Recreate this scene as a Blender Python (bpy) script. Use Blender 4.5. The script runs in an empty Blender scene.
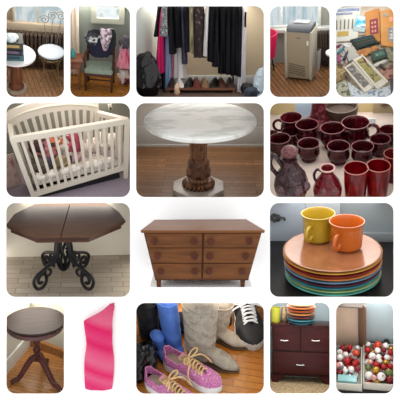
import bpy, bmesh, random
from math import *
from mathutils import Vector as V, Matrix as MX, noise as NZ
random.seed(7)
SC = bpy.context.scene
COL = SC.collection
# ------------------------------------------------------------------ camera and display wall
PH = radians(26)
DB = 6.0                                        # distance camera - display wall
XA = V((1, 0, 0)); FA = V((0, cos(PH), -sin(PH))); UA = V((0, sin(PH), cos(PH)))
CAM = V((0, -DB * cos(PH), 3.6 + DB * sin(PH)))
cd = bpy.data.cameras.new('camera'); cam = bpy.data.objects.new('camera', cd); COL.objects.link(cam)
cd.sensor_width = 36; cd.lens = 36 * DB / 4.0
cd.clip_end = 100
cam.matrix_world = MX(((XA.x, UA.x, -FA.x, CAM.x), (XA.y, UA.y, -FA.y, CAM.y), (XA.z, UA.z, -FA.z, CAM.z), (0, 0, 0, 1)))
SC.camera = cam
SC.view_settings.view_transform = 'Standard'
SC.view_settings.look = 'None'
SC.view_settings.gamma = 1
SC.view_settings.exposure = 0
SC.view_settings.use_curve_mapping = False

def ray(px, py):
    return FA + XA * ((px - 200) / 400 * 4 / DB) + UA * ((200 - py) / 400 * 4 / DB)

def lin(h):
    h = h.lstrip('#')
    o = []
    for i in (0, 2, 4):
        c = int(h[i:i + 2], 16) / 255
        o.append(c / 12.92 if c <= .04045 else ((c + .055) / 1.055) ** 2.4)
    return (*o, 1)

# ------------------------------------------------------------------ materials
_m = {}
def mat(name, col, rough=.5, metal=0., spec=.5, var=None, scale=8, stretch=(1, 1, 1), detail=3, bump=0., ramp=(.35, .65),
        tex='noise', trans=0., ior=1.45, coat=0., emit=0., rot=(0, 0, 0), extra=None, sheen=0.):
    if name in _m: return _m[name]
    m = bpy.data.materials.new(name); m.use_nodes = True
    nt = m.node_tree; N = nt.nodes; L = nt.links
    b = N['Principled BSDF']
    b.inputs['Base Color'].default_value = lin(col)
    b.inputs['Roughness'].default_value = rough
    b.inputs['Metallic'].default_value = metal
    b.inputs['Specular IOR Level'].default_value = spec
    b.inputs['Transmission Weight'].default_value = trans
    b.inputs['IOR'].default_value = ior
    b.inputs['Coat Weight'].default_value = coat
    b.inputs['Sheen Weight'].default_value = sheen
    if var or bump:
        tc = N.new('ShaderNodeTexCoord'); mp = N.new('ShaderNodeMapping')
        mp.inputs['Scale'].default_value = stretch; mp.inputs['Rotation'].default_value = rot
        L.new(tc.outputs['Object'], mp.inputs['Vector'])
        if tex == 'voronoi':
            t = N.new('ShaderNodeTexVoronoi'); t.inputs['Scale'].default_value = scale; fac = t.outputs['Color']
        elif tex == 'cells':
            t = N.new('ShaderNodeTexVoronoi'); t.inputs['Scale'].default_value = scale; fac = t.outputs['Distance']
        elif tex == 'wave':
            t = N.new('ShaderNodeTexWave'); t.inputs['Scale'].default_value = scale; t.inputs['Distortion'].default_value = detail; fac = t.outputs['Fac']
        elif tex == 'check':
            t = N.new('ShaderNodeTexChecker'); t.inputs['Scale'].default_value = scale; fac = t.outputs['Fac']
        else:
            t = N.new('ShaderNodeTexNoise'); t.inputs['Scale'].default_value = scale; t.inputs['Detail'].default_value = detail; fac = t.outputs['Fac']
        L.new(mp.outputs['Vector'], t.inputs['Vector'])
        if var:
            r = N.new('ShaderNodeValToRGB')
            cols = [col] + (list(var) if isinstance(var, (list, tuple)) else [var])
            e = r.color_ramp.elements
            while len(e) < len(cols): e.new(.5)
            for i, c in enumerate(cols):
                e[i].position = ramp[0] + (ramp[1] - ramp[0]) * i / (len(cols) - 1); e[i].color = lin(c)
            if tex == 'voronoi':
                r.color_ramp.interpolation = 'CONSTANT'
                sp = N.new('ShaderNodeSeparateColor'); L.new(fac, sp.inputs[0]); L.new(sp.outputs[0], r.inputs[0])
            else:
                L.new(fac, r.inputs[0])
            L.new(r.outputs[0], b.inputs['Base Color'])
            if emit:
                L.new(r.outputs[0], b.inputs['Emission Color'])
        if bump:
            bp = N.new('ShaderNodeBump'); bp.inputs['Strength'].default_value = bump; bp.inputs['Distance'].default_value = .01
            L.new(fac, bp.inputs['Height']); L.new(bp.outputs[0], b.inputs['Normal'])
    if emit:
        for l_ in list(b.inputs['Base Color'].links): nt.links.remove(l_)
        b.inputs['Base Color'].default_value = (.02, .02, .02, 1)
        if not var: b.inputs['Emission Color'].default_value = lin(col)
        b.inputs['Emission Strength'].default_value = emit
    _m[name] = m
    return m

def planks(name, c1, c2, gap, w=.6, h=.06, rot=0., rough=.4, grain=.35, off=.37, mortar=.004, spec=.3, gscale=9):
    if name in _m: return _m[name]
    m = bpy.data.materials.new(name); m.use_nodes = True
    nt = m.node_tree; N = nt.nodes; L = nt.links; b = N['Principled BSDF']
    b.inputs['Roughness'].default_value = rough; b.inputs['Specular IOR Level'].default_value = spec
    tc = N.new('ShaderNodeTexCoord'); mp = N.new('ShaderNodeMapping'); mp.inputs['Rotation'].default_value = (0, 0, rot)
    L.new(tc.outputs['Object'], mp.inputs['Vector'])
    t = N.new('ShaderNodeTexBrick'); t.inputs['Scale'].default_value = 1; t.inputs['Brick Width'].default_value = w
    t.inputs['Row Height'].default_value = h; t.inputs['Mortar Size'].default_value = mortar; t.offset = off
    t.inputs['Color1'].default_value = lin(c1); t.inputs['Color2'].default_value = lin(c2); t.inputs['Mortar'].default_value = lin(gap)
    L.new(mp.outputs['Vector'], t.inputs['Vector'])
    m2 = N.new('ShaderNodeMapping'); m2.inputs['Rotation'].default_value = (0, 0, 0); m2.inputs['Scale'].default_value = (1.5, 14, 1)
    L.new(mp.outputs['Vector'], m2.inputs['Vector'])
    n = N.new('ShaderNodeTexNoise'); n.inputs['Scale'].default_value = gscale; n.inputs['Detail'].default_value = 4; n.inputs['Roughness'].default_value = .65
    L.new(m2.outputs['Vector'], n.inputs['Vector'])
    r = N.new('ShaderNodeValToRGB'); r.color_ramp.elements[0].position = .35; r.color_ramp.elements[1].position = .65
    g = 1 - grain
    r.color_ramp.elements[0].color = (g, g, g, 1); r.color_ramp.elements[1].color = (1 + grain * .3, 1 + grain * .3, 1 + grain * .3, 1)
    L.new(n.outputs['Fac'], r.inputs[0])
    x = N.new('ShaderNodeMix'); x.data_type = 'RGBA'; x.blend_type = 'MULTIPLY'; x.inputs[0].default_value = 1
    L.new(t.outputs['Color'], x.inputs[6]); L.new(r.outputs[0], x.inputs[7]); L.new(x.outputs[2], b.inputs['Base Color'])
    _m[name] = m
    return m

def wood(name, c1, c2, rough=.4, axis='x', scale=5, coat=0., k=9, spec=.25):
    st = {'x': (1, k, k), 'y': (k, 1, k), 'z': (k, k, 1)}[axis]
    return mat(name, c1, rough, var=c2, scale=scale, stretch=st, detail=5, ramp=(.3, .7), coat=coat, spec=spec)

# ------------------------------------------------------------------ cells (the compartments behind the openings)
class Cell:
    def __init__(s, rect, cx, cy, th, b, roll=0., clip=True, m=2.9):
        s.rect = rect; s.th = radians(th); s.b = b
        d = ray(cx, cy); t = (DB + b); o = CAM + d * t
        v = d.normalized(); r = v.cross(UA).normalized(); u = r.cross(v)
        if roll:
            q = MX.Rotation(radians(roll), 3, v); r = q @ r; u = q @ u
        y = v * cos(s.th) + u * sin(s.th); z = u * cos(s.th) - v * sin(s.th)
        s.m = MX(((r.x, y.x, z.x, o.x), (r.y, y.y, z.y, o.y), (r.z, y.z, z.z, o.z), (0, 0, 0, 1)))
        s.i = s.m.inverted()
        s.k = (DB + b) / 600
        s.planes = []
        if clip:
            x0, y0, x1, y1 = rect; x0 -= m; y0 -= m; x1 += m; y1 += m
            c = ray((x0 + x1) / 2, (y0 + y1) / 2)
            for a, bb in (((x0, y0), (x0, y1)), ((x1, y0), (x1, y1)), ((x0, y0), (x1, y0)), ((x0, y1), (x1, y1))):
                n = ray(*a).cross(ray(*bb)).normalized()
                if n.dot(c) > 0: n = -n
                s.planes.append((CAM, n))
            s.planes.append((CAM + FA * (DB + .018), -FA))
    def plane(s, px, py, co, no):
        o = s.i @ CAM; d = s.i.to_3x3() @ ray(px, py); no = V(no)
        return o + d * ((V(co) - o).dot(no) / d.dot(no))
    def at(s, px, py, z=0.): return s.plane(px, py, (0, 0, z), (0, 0, 1))
    def wall(s, px, py, y=0.): return s.plane(px, py, (0, y, 0), (0, 1, 0))
    def px(s, p):
        w = s.m @ V(p) - CAM; f = w.dot(FA)
        return 200 + w.dot(XA) / f * DB * 100, 200 - w.dot(UA) / f * DB * 100
    def kk(s, p):
        return (s.m @ V(p) - CAM).dot(FA) / 600

# ------------------------------------------------------------------ mesh builder
class MB:
    def __init__(s): s.bm = bmesh.new(); s.mx = None
    def t(s, mx): s.mx = mx; return s
    def add(s, vs, fs):
        q = [s.bm.verts.new((s.mx @ V(v)) if s.mx else v) for v in vs]
        for f in fs:
            try: s.bm.faces.new([q[i] for i in f])
            except ValueError: pass
        return q
    def poly(s, vs, fs): s.add(vs, fs); return s
    def box(s, c, d, bev=0., rz=0., rot=None, taper=1.):
        x, y, z = d[0] / 2, d[1] / 2, d[2] / 2
        R = rot if rot is not None else MX.Rotation(rz, 3, 'Z')
        P = []
        for dz in (-z, z):
            f = taper if dz < 0 else 1
            for sx, sy in ((-1, -1), (1, -1), (1, 1), (-1, 1)): P.append(R @ V((sx * x * f, sy * y * f, dz)) + V(c))
        q = s.add(P, [(3, 2, 1, 0), (4, 5, 6, 7), (0, 1, 5, 4), (1, 2, 6, 5), (2, 3, 7, 6), (3, 0, 4, 7)])
        if bev:
            es = set(e for v in q for e in v.link_edges)
            bmesh.ops.bevel(s.bm, geom=list(es), offset=bev, segments=2, affect='EDGES', profile=.6)
        return s
    def tube(s, pts, r, n=8, closed=False, sq=1.):
        pts = [V(p) for p in pts]; k = len(pts)
        rs = r if isinstance(r, (list, tuple)) else [r] * k
        rings = []; prev = None
        for i, p in enumerate(pts):
            if closed: tg = pts[(i + 1) % k] - pts[i - 1]
            else: tg = pts[min(i + 1, k - 1)] - pts[max(i - 1, 0)]
            tg = tg.normalized() if tg.length > 1e-9 else V((0, 0, 1))
            if prev is None:
                a = V((0, 0, 1)) if abs(tg.z) < .9 else V((1, 0, 0))
                nx = tg.cross(a).normalized()
            else:
                nx = prev - tg * prev.dot(tg)
                nx = nx.normalized() if nx.length > 1e-6 else tg.cross(V((1, 0, 0))).normalized()
            prev = nx; ny = tg.cross(nx)
            rings.append([p + nx * rs[i] * cos(2 * pi * j / n) + ny * rs[i] * sq * sin(2 * pi * j / n) for j in range(n)])
        vs = [v for g in rings for v in g]; fs = []
        for i in range(k if closed else k - 1):
            a, b = i * n, ((i + 1) % k) * n
            for j in range(n): fs.append((a + j, a + (j + 1) % n, b + (j + 1) % n, b + j))
        if not closed:
            fs.append(tuple(range(n))[::-1]); fs.append(tuple((k - 1) * n + j for j in range(n)))
        s.add(vs, fs); return s
    def cyl(s, a, b, r0, r1=None, n=14): return s.tube([a, b], [r0, r0 if r1 is None else r1], n)
    def lathe(s, prof, n=32, c=(0, 0, 0), sx=1., sy=1., mod=None, closed=False):
        vs = []; fs = []; k = len(prof)
        for i, (r, z) in enumerate(prof):
            for j in range(n):
                a = 2 * pi * j / n; q = r * (mod(i, a) if mod else 1)
                vs.append((c[0] + q * cos(a) * sx, c[1] + q * sin(a) * sy, c[2] + z))
        for i in range(k if closed else k - 1):
            a, b = i * n, ((i + 1) % k) * n
            for j in range(n): fs.append((a + j, a + (j + 1) % n, b + (j + 1) % n, b + j))
        if not closed:
            if prof[0][0] > 1e-6: fs.append(tuple(range(n))[::-1])
            if prof[-1][0] > 1e-6: fs.append(tuple((k - 1) * n + j for j in range(n)))
        s.add(vs, fs)
        bmesh.ops.remove_doubles(s.bm, verts=s.bm.verts, dist=1e-6)
        return s
    def sph(s, c, r, n=16, wob=0., sc=(1, 1, 1), seed=0., f=3.):
        pr = []; m = n // 2 + 1
        vs = []; fs = []
        for i in range(m):
            t = pi * i / (m - 1)
            for j in range(n):
                a = 2 * pi * j / n
                d = V((sin(t) * cos(a), sin(t) * sin(a), -cos(t)))
                q = r * (1 + wob * NZ.noise(d * f + V((seed, seed * 1.7, 0)))) if wob else r
                vs.append((c[0] + d.x * q * sc[0], c[1] + d.y * q * sc[1], c[2] + d.z * q * sc[2]))
        for i in range(m - 1):
            a, b = i * n, (i + 1) * n
            for j in range(n): fs.append((a + j, a + (j + 1) % n, b + (j + 1) % n, b + j))
        s.add(vs, fs)
        bmesh.ops.remove_doubles(s.bm, verts=s.bm.verts, dist=1e-6)
        return s
    def prism(s, poly, z0, z1, bev=0., fn=None):
        """poly in xy, extruded in z; fn maps (x,y,z) to a position"""
        n = len(poly); f = fn or (lambda x, y, z: (x, y, z))
        q = s.add([f(x, y, z0) for x, y in poly] + [f(x, y, z1) for x, y in poly],
                  [tuple(range(n))[::-1], tuple(range(n, 2 * n))] + [(i, (i + 1) % n, n + (i + 1) % n, n + i) for i in range(n)])
        if bev:
            es = set(e for v in q for e in v.link_edges)
            bmesh.ops.bevel(s.bm, geom=list(es), offset=bev, segments=2, affect='EDGES', profile=.6)
        return s
    def surf(s, fn, nu, nv, cu=False, cv=False):
        vs = []; fs = []
        for i in range(nu):
            for j in range(nv):
                vs.append(fn(i / (nu if cu else nu - 1), j / (nv if cv else nv - 1)))
        for i in range(nu if cu else nu - 1):
            for j in range(nv if cv else nv - 1):
                a = i; b = (i + 1) % nu; c = j; d = (j + 1) % nv
                fs.append((a * nv + c, b * nv + c, b * nv + d, a * nv + d))
        s.add(vs, fs); return s
    def map(s, fn):
        for v in s.bm.verts: v.co = fn(v.co)
        return s
    def thick(s, th):
        bmesh.ops.recalc_face_normals(s.bm, faces=s.bm.faces)
        bmesh.ops.solidify(s.bm, geom=s.bm.faces[:], thickness=th); return s
    def remesh(s, vox, smooth=4, disp=0., f=6.):
        bmesh.ops.recalc_face_normals(s.bm, faces=s.bm.faces)
        me = bpy.data.meshes.new('t'); s.bm.to_mesh(me); s.bm.free()
        o = bpy.data.objects.new('t', me); COL.objects.link(o)
        md = o.modifiers.new('r', 'REMESH'); md.mode = 'VOXEL'; md.voxel_size = vox
        if smooth:
            sm = o.modifiers.new('s', 'SMOOTH'); sm.iterations = smooth; sm.factor = .5
        dg = bpy.context.evaluated_depsgraph_get(); dg.update()
        m2 = bpy.data.meshes.new_from_object(o.evaluated_get(dg))
        s.bm = bmesh.new(); s.bm.from_mesh(m2)
        bpy.data.objects.remove(o); bpy.data.meshes.remove(me); bpy.data.meshes.remove(m2)
        if disp:
            s.bm.normal_update()
            for v in s.bm.verts:
                v.co += v.normal * disp * (1 - 2 * abs(NZ.noise(v.co * f)) + .5 * NZ.noise(v.co * f * 2.3))
        return s
    def sub(s, n=1):
        for _ in range(n):
            bmesh.ops.subdivide_edges(s.bm, edges=s.bm.edges[:], cuts=1, use_grid_fill=True, smooth=0)
        return s
    def build(s, name, m, par, cell=None, smooth=38, fill=True, tag=None, norm=True):
        """par: a thing or part (the mesh becomes its child) or a Matrix (a top-level mesh in room space)"""
        bm = s.bm
        if isinstance(par, MX): W = par; parent = None
        else: W = par['_w']; W = MX([W[i * 4:i * 4 + 4] for i in range(4)]); parent = par; cell = CELLS[par['_c']] if par['_c'] >= 0 else None
        if norm: bmesh.ops.recalc_face_normals(bm, faces=bm.faces)
        if cell and cell.planes:
            Wi = W.inverted(); R = W.to_3x3().transposed()
            for co, no in cell.planes:
                c2 = Wi @ co; n2 = (R @ no).normalized()
                if not bm.verts: break
                ov = max((v.co - c2).dot(n2) for v in bm.verts)
                if DEBUG and co is cell.planes[4][0] and name not in ('floor',) and ov > 0: print('FRONT', parent.name if parent else '', name, round(ov, 3))
                if ov > 1e-5:
                    r = bmesh.ops.bisect_plane(bm, geom=bm.verts[:] + bm.edges[:] + bm.faces[:], plane_co=c2, plane_no=n2, clear_outer=True)
                    if fill:
                        es = [e for e in r['geom_cut'] if isinstance(e, bmesh.types.BMEdge)]
                        if es: bmesh.ops.holes_fill(bm, edges=es, sides=0)
        me = bpy.data.meshes.new(name); bm.to_mesh(me); bm.free()
        if not me.vertices: print('EMPTY MESH', name); return None
        for p in me.polygons: p.use_smooth = True
        me.set_sharp_from_angle(angle=radians(smooth))
        o = bpy.data.objects.new(name, me); COL.objects.link(o); me.materials.append(m)
        if parent is None: o.matrix_world = W
        else: o.parent = parent
        o['_w'] = [x for row in W for x in row]; o['_c'] = CELLS.index(cell) if cell else -1
        return o

CELLS = []; DEBUG = False
def tag(o, label, cat, group=None):
    o['label'] = label; o['category'] = cat
    if group: o['group'] = group
    return o
def thing(cell, name, label, cat, loc=(0, 0, 0), rz=0., group=None, rot=None):
    o = bpy.data.objects.new(name, None); COL.objects.link(o); o.empty_display_size = .1
    W = cell.m @ MX.Translation(V(loc)) @ (rot if rot is not None else MX.Rotation(rz, 4, 'Z'))
    o.matrix_world = W; o['_w'] = [x for row in W for x in row]; o['_c'] = CELLS.index(cell)
    return tag(o, label, cat, group)
def place(cell, loc=(0, 0, 0), rz=0., rot=None):
    return cell.m @ MX.Translation(V(loc)) @ (rot if rot is not None else MX.Rotation(rz, 4, 'Z'))
def struct(o, label=None):
    if o is None: return o
    o['kind'] = 'structure'
    if label: o['label'] = label
    return o
def one(cell, name, mb, m, label, cat, loc=(0, 0, 0), rz=0., group=None, rot=None, smooth=38, fill=True):
    """a thing that is a single mesh"""
    o = mb.build(name, m, place(cell, loc, rz, rot), cell, smooth, fill)
    return tag(o, label, cat, group) if o else None

def shell(cell, name, quad, m, label=None, th=0.):
    o = MB().add and None
    b = MB(); b.add(quad, [tuple(range(len(quad)))])
    return struct(b.build(name, m, cell.m, cell, fill=False, norm=False), label)
BIG = 4
def room(cell, fm, wm, label='', y=0., z=0., floor_name='floor', wall_name='wall_back'):
    f = shell(cell, floor_name, [(-BIG, y, z), (-BIG, -BIG, z), (BIG, -BIG, z), (BIG, y, z)], fm, label and f'floor of the compartment with {label}')
    w = shell(cell, wall_name, [(-BIG, y, z - .0), (BIG, y, z - .0), (BIG, y, BIG), (-BIG, y, BIG)], wm, label and f'wall behind {label}') if wm else None
    return f, w
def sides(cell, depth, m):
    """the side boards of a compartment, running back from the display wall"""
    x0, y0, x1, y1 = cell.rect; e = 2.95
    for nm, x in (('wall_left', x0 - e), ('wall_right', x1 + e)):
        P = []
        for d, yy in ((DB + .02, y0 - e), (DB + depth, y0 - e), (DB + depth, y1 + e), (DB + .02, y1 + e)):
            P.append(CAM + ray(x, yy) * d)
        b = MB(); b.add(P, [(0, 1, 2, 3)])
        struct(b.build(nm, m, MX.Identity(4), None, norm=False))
def fill_lamp(cell, energy, color='#ffffff', d0=.12, d1=None, w=.85, px=None, tilt=0.):  # unseen area light added along the compartment's top edge to brighten it
    if d1 is None: d1 = cell.b - .08
    energy *= 1.5
    x0, y0, x1, y1 = cell.rect
    v = ray((x0 + x1) / 2 if px is None else px, y0 - 2.7); p = CAM + v * (DB + (d0 + d1) / 2); v = v.normalized()
    r = v.cross(UA).normalized(); u = r.cross(v)
    l = bpy.data.lights.new('top_fill_light', 'AREA'); l.shape = 'RECTANGLE'; l.size = (x1 - x0) * .01 * w; l.size_y = d1 - d0
    l.energy = energy; l.color = lin(color)[:3]
    o = bpy.data.objects.new('top_fill_light', l); COL.objects.link(o)
    zz = u; yy = v
    if tilt:
        q = MX.Rotation(radians(tilt), 3, r); zz = q @ u; yy = q @ v
    o.matrix_world = MX(((r.x, yy.x, zz.x, p.x), (r.y, yy.y, zz.y, p.y), (r.z, yy.z, zz.z, p.z), (0, 0, 0, 1)))
    return o
def side_fill_lamp(cell, energy, side, p0, p1, d0=.15, d1=None, color='#fff6ea'):  # unseen area light added flat on a side board, fills the floor
    if d1 is None: d1 = cell.b - .1
    x0, y0, x1, y1 = cell.rect; px = x0 - 2.75 if side < 0 else x1 + 2.75
    v = ray(px, (p0 + p1) / 2); p = CAM + v * (DB + (d0 + d1) / 2); v = v.normalized()
    n = v.cross(UA).normalized() * (-side); up = n.cross(v) * (1 if side < 0 else -1)
    l = bpy.data.lights.new('side_fill_light', 'AREA'); l.shape = 'RECTANGLE'; l.size = d1 - d0; l.size_y = (p1 - p0) * .01
    l.energy = energy; l.color = lin(color)[:3]
    o = bpy.data.objects.new('side_fill_light', l); COL.objects.link(o)
    z = -n; x = v; y = z.cross(x)
    o.matrix_world = MX(((x.x, y.x, z.x, p.x), (x.y, y.y, z.y, p.y), (x.z, y.z, z.z, p.z), (0, 0, 0, 1)))
    return o
def new_cell(*a, **k):
    c = Cell(*a, **k); CELLS.append(c); return c
def bez(p0, p1, p2, p3, n=10):
    p0, p1, p2, p3 = map(V, (p0, p1, p2, p3)); o = []
    for i in range(n + 1):
        t = i / n; o.append(p0 * (1 - t) ** 3 + p1 * 3 * t * (1 - t) ** 2 + p2 * 3 * t * t * (1 - t) + p3 * t ** 3)
    return o
def lerp(a, b, t): return a + (b - a) * t
def smooth(pts, n=5):
    pts = [V(p) for p in pts]; o = []
    for i in range(len(pts) - 1):
        a, b, c_, d = pts[max(i - 1, 0)], pts[i], pts[i + 1], pts[min(i + 2, len(pts) - 1)]
        for j in range(n):
            t = j / n
            o.append(.5 * (2 * b + (c_ - a) * t + (2 * a - 5 * b + 4 * c_ - d) * t * t + (3 * b - a - 3 * c_ + d) * t ** 3))
    return o + [pts[-1]]
def curve(tab, t):
    """piecewise linear-smooth lookup: tab = [(t, v), ...]"""
    for (a, x), (b, y) in zip(tab, tab[1:]):
        if t <= b:
            f = (t - a) / (b - a); f = max(0, min(1, f)); f = f * f * (3 - 2 * f)
            return x + (y - x) * f
    return tab[-1][1]
def crumple(r, sc, seed, vox=.012, n=5, disp=.008, f=16):
    """a crumpled lump: a few wobbly ellipsoids fused"""
    rr = random.Random(seed); b = MB()
    for i in range(n):
        a = rr.uniform(0, 2 * pi); q = rr.uniform(0, .55) * r
        b.sph((q * cos(a) * sc[0], q * sin(a) * sc[1], r * sc[2] * rr.uniform(.35, .75)), r * rr.uniform(.5, .75), 14, .5, sc, seed + i * 3.1, 2.2)
    b.remesh(vox, 2, disp, f)
    b.map(lambda c: V((c.x, c.y, max(c.z, 0))))
    return b
WHITE = mat('board_white', '#fbfbfb', .9, spec=.1)
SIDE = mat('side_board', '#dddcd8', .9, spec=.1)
# ------------------------------------------------------------------ display wall with rounded openings
R0, R1, R2, R3 = (6, 97), (103, 197), (203, 297), (303, 394)
RECTS = dict(stool=(6, R0[0], 64, R0[1]), chair=(70, R0[0], 130, R0[1]), closet=(136, R0[0], 264, R0[1]), cooler=(270, R0[0], 330, R0[1]), art=(336, R0[0], 394, R0[1]),
             crib=(6, R1[0], 130, R1[1]), marble=(136, R1[0], 264, R1[1]), ruby=(270, R1[0], 394, R1[1]),
             octagon=(6, R2[0], 130, R2[1]), plates=(270, R2[0], 394, R2[1]),
             round=(6, R3[0], 64, R3[1]), shoes=(136, R3[0], 264, R3[1]), night=(270, R3[0], 330, R3[1]), baubles=(336, R3[0], 394, R3[1]))
def display_wall():
    c = bpy.data.curves.new('c', 'CURVE'); c.dimensions = '2D'; c.fill_mode = 'BOTH'; c.extrude = .008
    def spl(pts):
        s = c.splines.new('POLY'); s.points.add(len(pts) - 1); s.use_cyclic_u = True
        for p, (x, y) in zip(s.points, pts): p.co = ((x - 200) / 100, (200 - y) / 100, 0, 1)
    spl([(-14, -14), (414, -14), (414, 414), (-14, 414)])
    for x0, y0, x1, y1 in RECTS.values():
        r = 9; pts = []
        for cx, cy, a0 in ((x1 - r, y0 + r, -90), (x1 - r, y1 - r, 0), (x0 + r, y1 - r, 90), (x0 + r, y0 + r, 180)):
            for i in range(9):
                a = radians(a0 + 90 * i / 8); pts.append((cx + r * cos(a), cy + r * sin(a)))
        spl(pts)
    o = bpy.data.objects.new('c', c); COL.objects.link(o)
    bpy.context.view_layer.update()
    me = bpy.data.meshes.new_from_object(o.evaluated_get(bpy.context.evaluated_depsgraph_get()))
    bpy.data.objects.remove(o)
    w = bpy.data.objects.new('wall_front', me); COL.objects.link(w); me.materials.clear(); me.materials.append(WHITE)
    p = CAM + FA * (DB + .008)
    w.matrix_world = MX(((XA.x, UA.x, -FA.x, p.x), (XA.y, UA.y, -FA.y, p.y), (XA.z, UA.z, -FA.z, p.z), (0, 0, 0, 1)))
    struct(w, 'white display wall with rounded openings')
display_wall()
wd = bpy.data.worlds.new('world'); SC.world = wd; wd.use_nodes = True
wd.node_tree.nodes['Background'].inputs[0].default_value = (1, 1, 1, 1)
wd.node_tree.nodes['Background'].inputs[1].default_value = 1.3
def vert(c, base, px, py):
    """point of the upright plane through base that faces the room, seen at a pixel"""
    return c.wall(px, py, V(base).y)
def beam(b, p, q, w, d, up=(0, 0, 1)):
    p, q = V(p), V(q); t = (q - p).normalized(); a = V(up)
    if abs(t.dot(a)) > .98: a = V((0, 1, 0))
    s = t.cross(a).normalized(); n = s.cross(t)
    P = []
    for o in (p, q):
        for i, j in ((-1, -1), (1, -1), (1, 1), (-1, 1)): P.append(o + s * (i * w / 2) + n * (j * d / 2))
    b.add(P, [(3, 2, 1, 0), (4, 5, 6, 7), (0, 1, 5, 4), (1, 2, 6, 5), (2, 3, 7, 6), (3, 0, 4, 7)])
    return b
def spiral(c, r0, r1, turns, ph=0., n=26, ax=('x', 'z'), sgn=1):
    o = []
    for i in range(n + 1):
        t = i / n; r = lerp(r0, r1, t); a = ph + sgn * 2 * pi * turns * t
        p = V(c)
        setattr(p, ax[0], getattr(p, ax[0]) + r * cos(a)); setattr(p, ax[1], getattr(p, ax[1]) + r * sin(a))
        o.append(p)
    return o
def window(c, n, r, y, fm, pm, fw=.03, bars=(), d=.05, label=None):
    """r: pixel rect of the pane on the wall plane y"""
    a = c.wall(r[0], r[3], y); b2 = c.wall(r[2], r[1], y)
    w = bpy.data.objects.new('window_%d' % n, None); COL.objects.link(w)
    w.matrix_world = c.m; w['_w'] = [x for row in c.m for x in row]; w['_c'] = CELLS.index(c)
    struct(w, label)
    x0, x1, z0, z1 = a.x, b2.x, a.z, b2.z
    p = MB().box(((x0 + x1) / 2, y - .008, (z0 + z1) / 2), (x1 - x0, .006, z1 - z0)); p.build('pane', pm, w)
    f = MB()
    for (u0, u1, v0, v1) in ((x0 - fw, x0, z0 - fw, z1 + fw), (x1, x1 + fw, z0 - fw, z1 + fw), (x0, x1, z1, z1 + fw), (x0, x1, z0 - fw, z0)):
        f.box(((u0 + u1) / 2, y - d / 2, (v0 + v1) / 2), (u1 - u0, d, v1 - v0))
    for t in bars:
        x = lerp(x0, x1, t); f.box((x, y - d * .3, (z0 + z1) / 2), (fw * .8, d * .5, z1 - z0))
    f.build('window_frame', fm, w)
    return w
def radiator(c, p0, p1, ztop, label, n, m):
    """cast-iron columns between two floor points along the wall"""
    p0, p1 = V(p0), V(p1); t = thing(c, 'radiator', label, 'radiator', p0)
    L = p1.x - p0.x; s = L / n
    for i in range(n):
        b = MB(); x = s * (i + .5)
        for y in (-.05, .05):
            b.tube([(x, y, .03), (x, y, .08), (x, y, ztop - .05), (x, y * .6, ztop - .012)], [s * .3, s * .36, s * .36, s * .3], 8)
        b.box((x, 0, ztop - .02), (s * .7, .11, .04), .008); b.box((x, 0, .07), (s * .7, .11, .035), .008)
        b.build('column', m, t)
    MB().cyl((s * .2, 0, ztop * .5), (L - s * .2, 0, ztop * .5), .02).build('pipe', m, t)
    return t
def book(c, loc, rz, w, d, h, cm, label, group=None, pm=None, band=None):
    t = thing(c, 'book', label, 'book', loc, rz, group)
    b = MB(); b.box((0, 0, h * .06), (w, d, h * .12)); b.box((0, 0, h * .94), (w, d, h * .12)); b.box((0, -d / 2 + h * .06, h / 2), (w, h * .12, h))
    b.build('cover', cm, t)
    MB().box((0, h * .05, h / 2), (w * .96, d * .93, h * .76)).build('pages', pm or mat('pages', '#d9d3c2', .9), t)
    if band: MB().box((w * .05, -d / 2 - .001, h * .55), (w * .6, .004, h * .4)).build('spine_label', band, t)
    return t
MARBLE = mat('marble', '#dcdcde', .18, var=['#e6e6e8', '#c4c6ca'], scale=5, stretch=(1, 2, 1), detail=6, ramp=(.4, .75))
IRON = mat('black_iron', '#17161a', .45, .4)
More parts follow.
